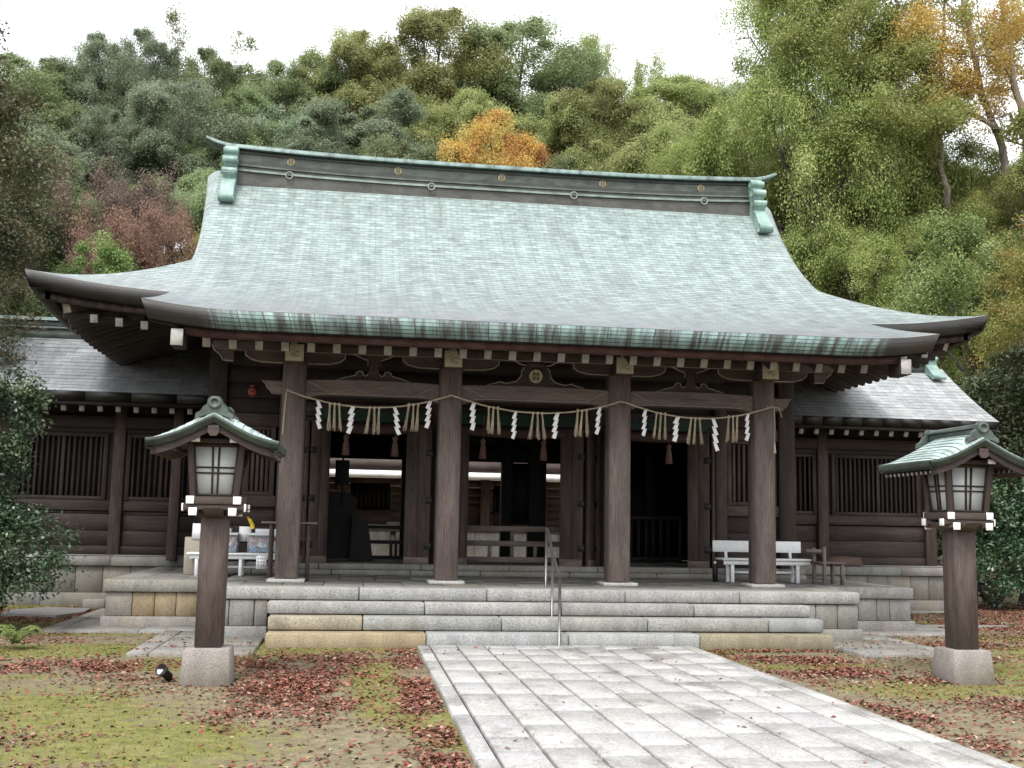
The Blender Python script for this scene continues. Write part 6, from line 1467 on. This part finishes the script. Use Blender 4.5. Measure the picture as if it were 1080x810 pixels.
limb_tree('camphor_tree', 'pale limbed tree with long bare arching branches against the sky at upper right', (19.2, 22, 1.0), [
    ([(19.2, 22, .5), (19.1, 22, 8), (19.0, 22, 14.4), (18.9, 22, 15.2), (18.55, 22, 16.3), (18.35, 22, 17.2), (18.25, 22, 18.1), (18.2, 22, 19.8), (18.3, 22.3, 22.5)], .17, .05, 6),
    ([(18.75, 22, 15.4), (18.72, 21.8, 17.2), (18.75, 21.7, 18.5), (18.9, 21.6, 21.0), (18.95, 21.5, 23.0)], .11, .04, 5),
    ([(20.1, 21.8, 18.4), (18.75, 21.6, 18.5), (18.0, 21.4, 18.2), (16.8, 21.2, 17.5), (15.6, 21, 17.4), (14.7, 21, 17.8), (14.2, 21, 18.2)], .13, .04, 7),
    ([(18.4, 22, 17.2), (18.55, 21.6, 18.2), (19.1, 21.4, 18.0), (20.1, 21.2, 17.3)], .13, .10, 2),
    ([(20.0, 22, 20.3), (19.1, 21.8, 20.2), (18.4, 21.8, 20.45), (17.7, 21.7, 21.1), (17.2, 21.6, 21.6), (16.6, 21.5, 22.3)], .12, .05, 6),
    ([(18.6, 22, 15.6), (17.7, 21.4, 16.2), (16.8, 21.2, 15.9), (16.0, 21, 15.5)], .10, .03, 5),
    ([(18.3, 22, 19.0), (17.2, 22.4, 20.2), (15.6, 22.6, 21.4), (14.6, 22.6, 22.6)], .10, .04, 8)],
    'camn', 61, 85, .11, lambda q: (q.x < 17.6 or q.z < 17.3 or (int(q.x * 37) % 3 == 0)))
limb_tree('maple_tree', 'tall pale trunks with orange autumn leaves at the upper right edge', (21.8, 21, .8), [
    ([(21.8, 21, .3), (21.8, 21, 9), (21.75, 21, 16.0), (21.6, 21, 17.9), (21.3, 21, 18.9), (21.1, 21, 21.2), (20.9, 21, 23.2)], .2, .08, 8),
    ([(20.9, 21.2, .3), (21.1, 21.2, 8.0), (21.0, 21.2, 14.0), (20.9, 21.2, 16.2), (20.6, 21.2, 17.0), (20.2, 21.2, 18.0), (19.8, 21.2, 20.2), (19.5, 21.2, 22.4)], .17, .10, 5),
    ([(21.75, 21, 12.0), (21.9, 20.9, 17.0), (22.3, 20.8, 18.6), (22.6, 20.8, 21.0), (22.8, 20.8, 23)], .16, .08, 6),
    ([(21.2, 21, 19.0), (20.3, 20.6, 19.6), (19.5, 20.4, 19.4)], .08, .03, 5),
    ([(21.6, 21, 16.6), (20.8, 20.5, 17.3), (20.1, 20.3, 17.0)], .08, .03, 5), ([(21.8, 21, 15.5), (22.6, 20.5, 17.3), (23.3, 20.3, 18.0)], .08, .03, 5)],
    'omap', 62, 66, .10, lambda q: 16.2 < q.z < 21.5)
tree('omap', 'maple2', (23.6, 31, 5.6), .5, 12.8 / 12.5, 1.3, 'rusty orange tree glimpsed between the pale trunks at upper right', 'maple_tree', 'trees on the hill behind the hall')
tree('omap', 'maple', (14.0, 31.5, 5.0), .22, 14.2 / 12.5, .4, 'small red tipped tree peeping out above the camphor right of the ridge end', 'maple_tree', 'trees on the hill behind the hall')
# fern by the left edge
fr = empty('fern', (-7.3, -.1, 0), 'low bright green fern on the moss at the left edge', 'fern'); rs = np.random.RandomState(3); Vs = []; 
for i in range(16):
    a = i * 2.4; L_ = rs.uniform(.25, .5); 
    for k in range(16):
        u = (k + 1) / 16; x0 = math.cos(a) * L_ * u; y0 = math.sin(a) * L_ * u; z0 = .05 + .22 * math.sin(u * 2.4) * L_ / .4
        for sg in (-1, 1):
            ll = .075 * (1 - abs(u - .4)) ; ex, ey = -math.sin(a) * sg, math.cos(a) * sg
            dx, dy = math.cos(a), math.sin(a)
            Vs.append([(x0, y0, z0), (x0 + ex * ll * .5 + dx * .022, y0 + ey * ll * .5 + dy * .022, z0 + .006), (x0 + ex * ll, y0 + ey * ll, z0 - .012), (x0 + ex * ll * .5 - dx * .012, y0 + ey * ll * .5 - dy * .012, z0 + .006)])
for i in range(16):
    V = np.array(Vs[i * 32:(i + 1) * 32]).reshape(-1, 3); tn = np.repeat(rs.uniform(.4, 1, (32, 1)), 4, 0); link('frond', np_mesh('frond', V, np.arange(len(V)).reshape(-1, 4), LEAF['lime'], np.repeat(tn, 3, 1)), fr)
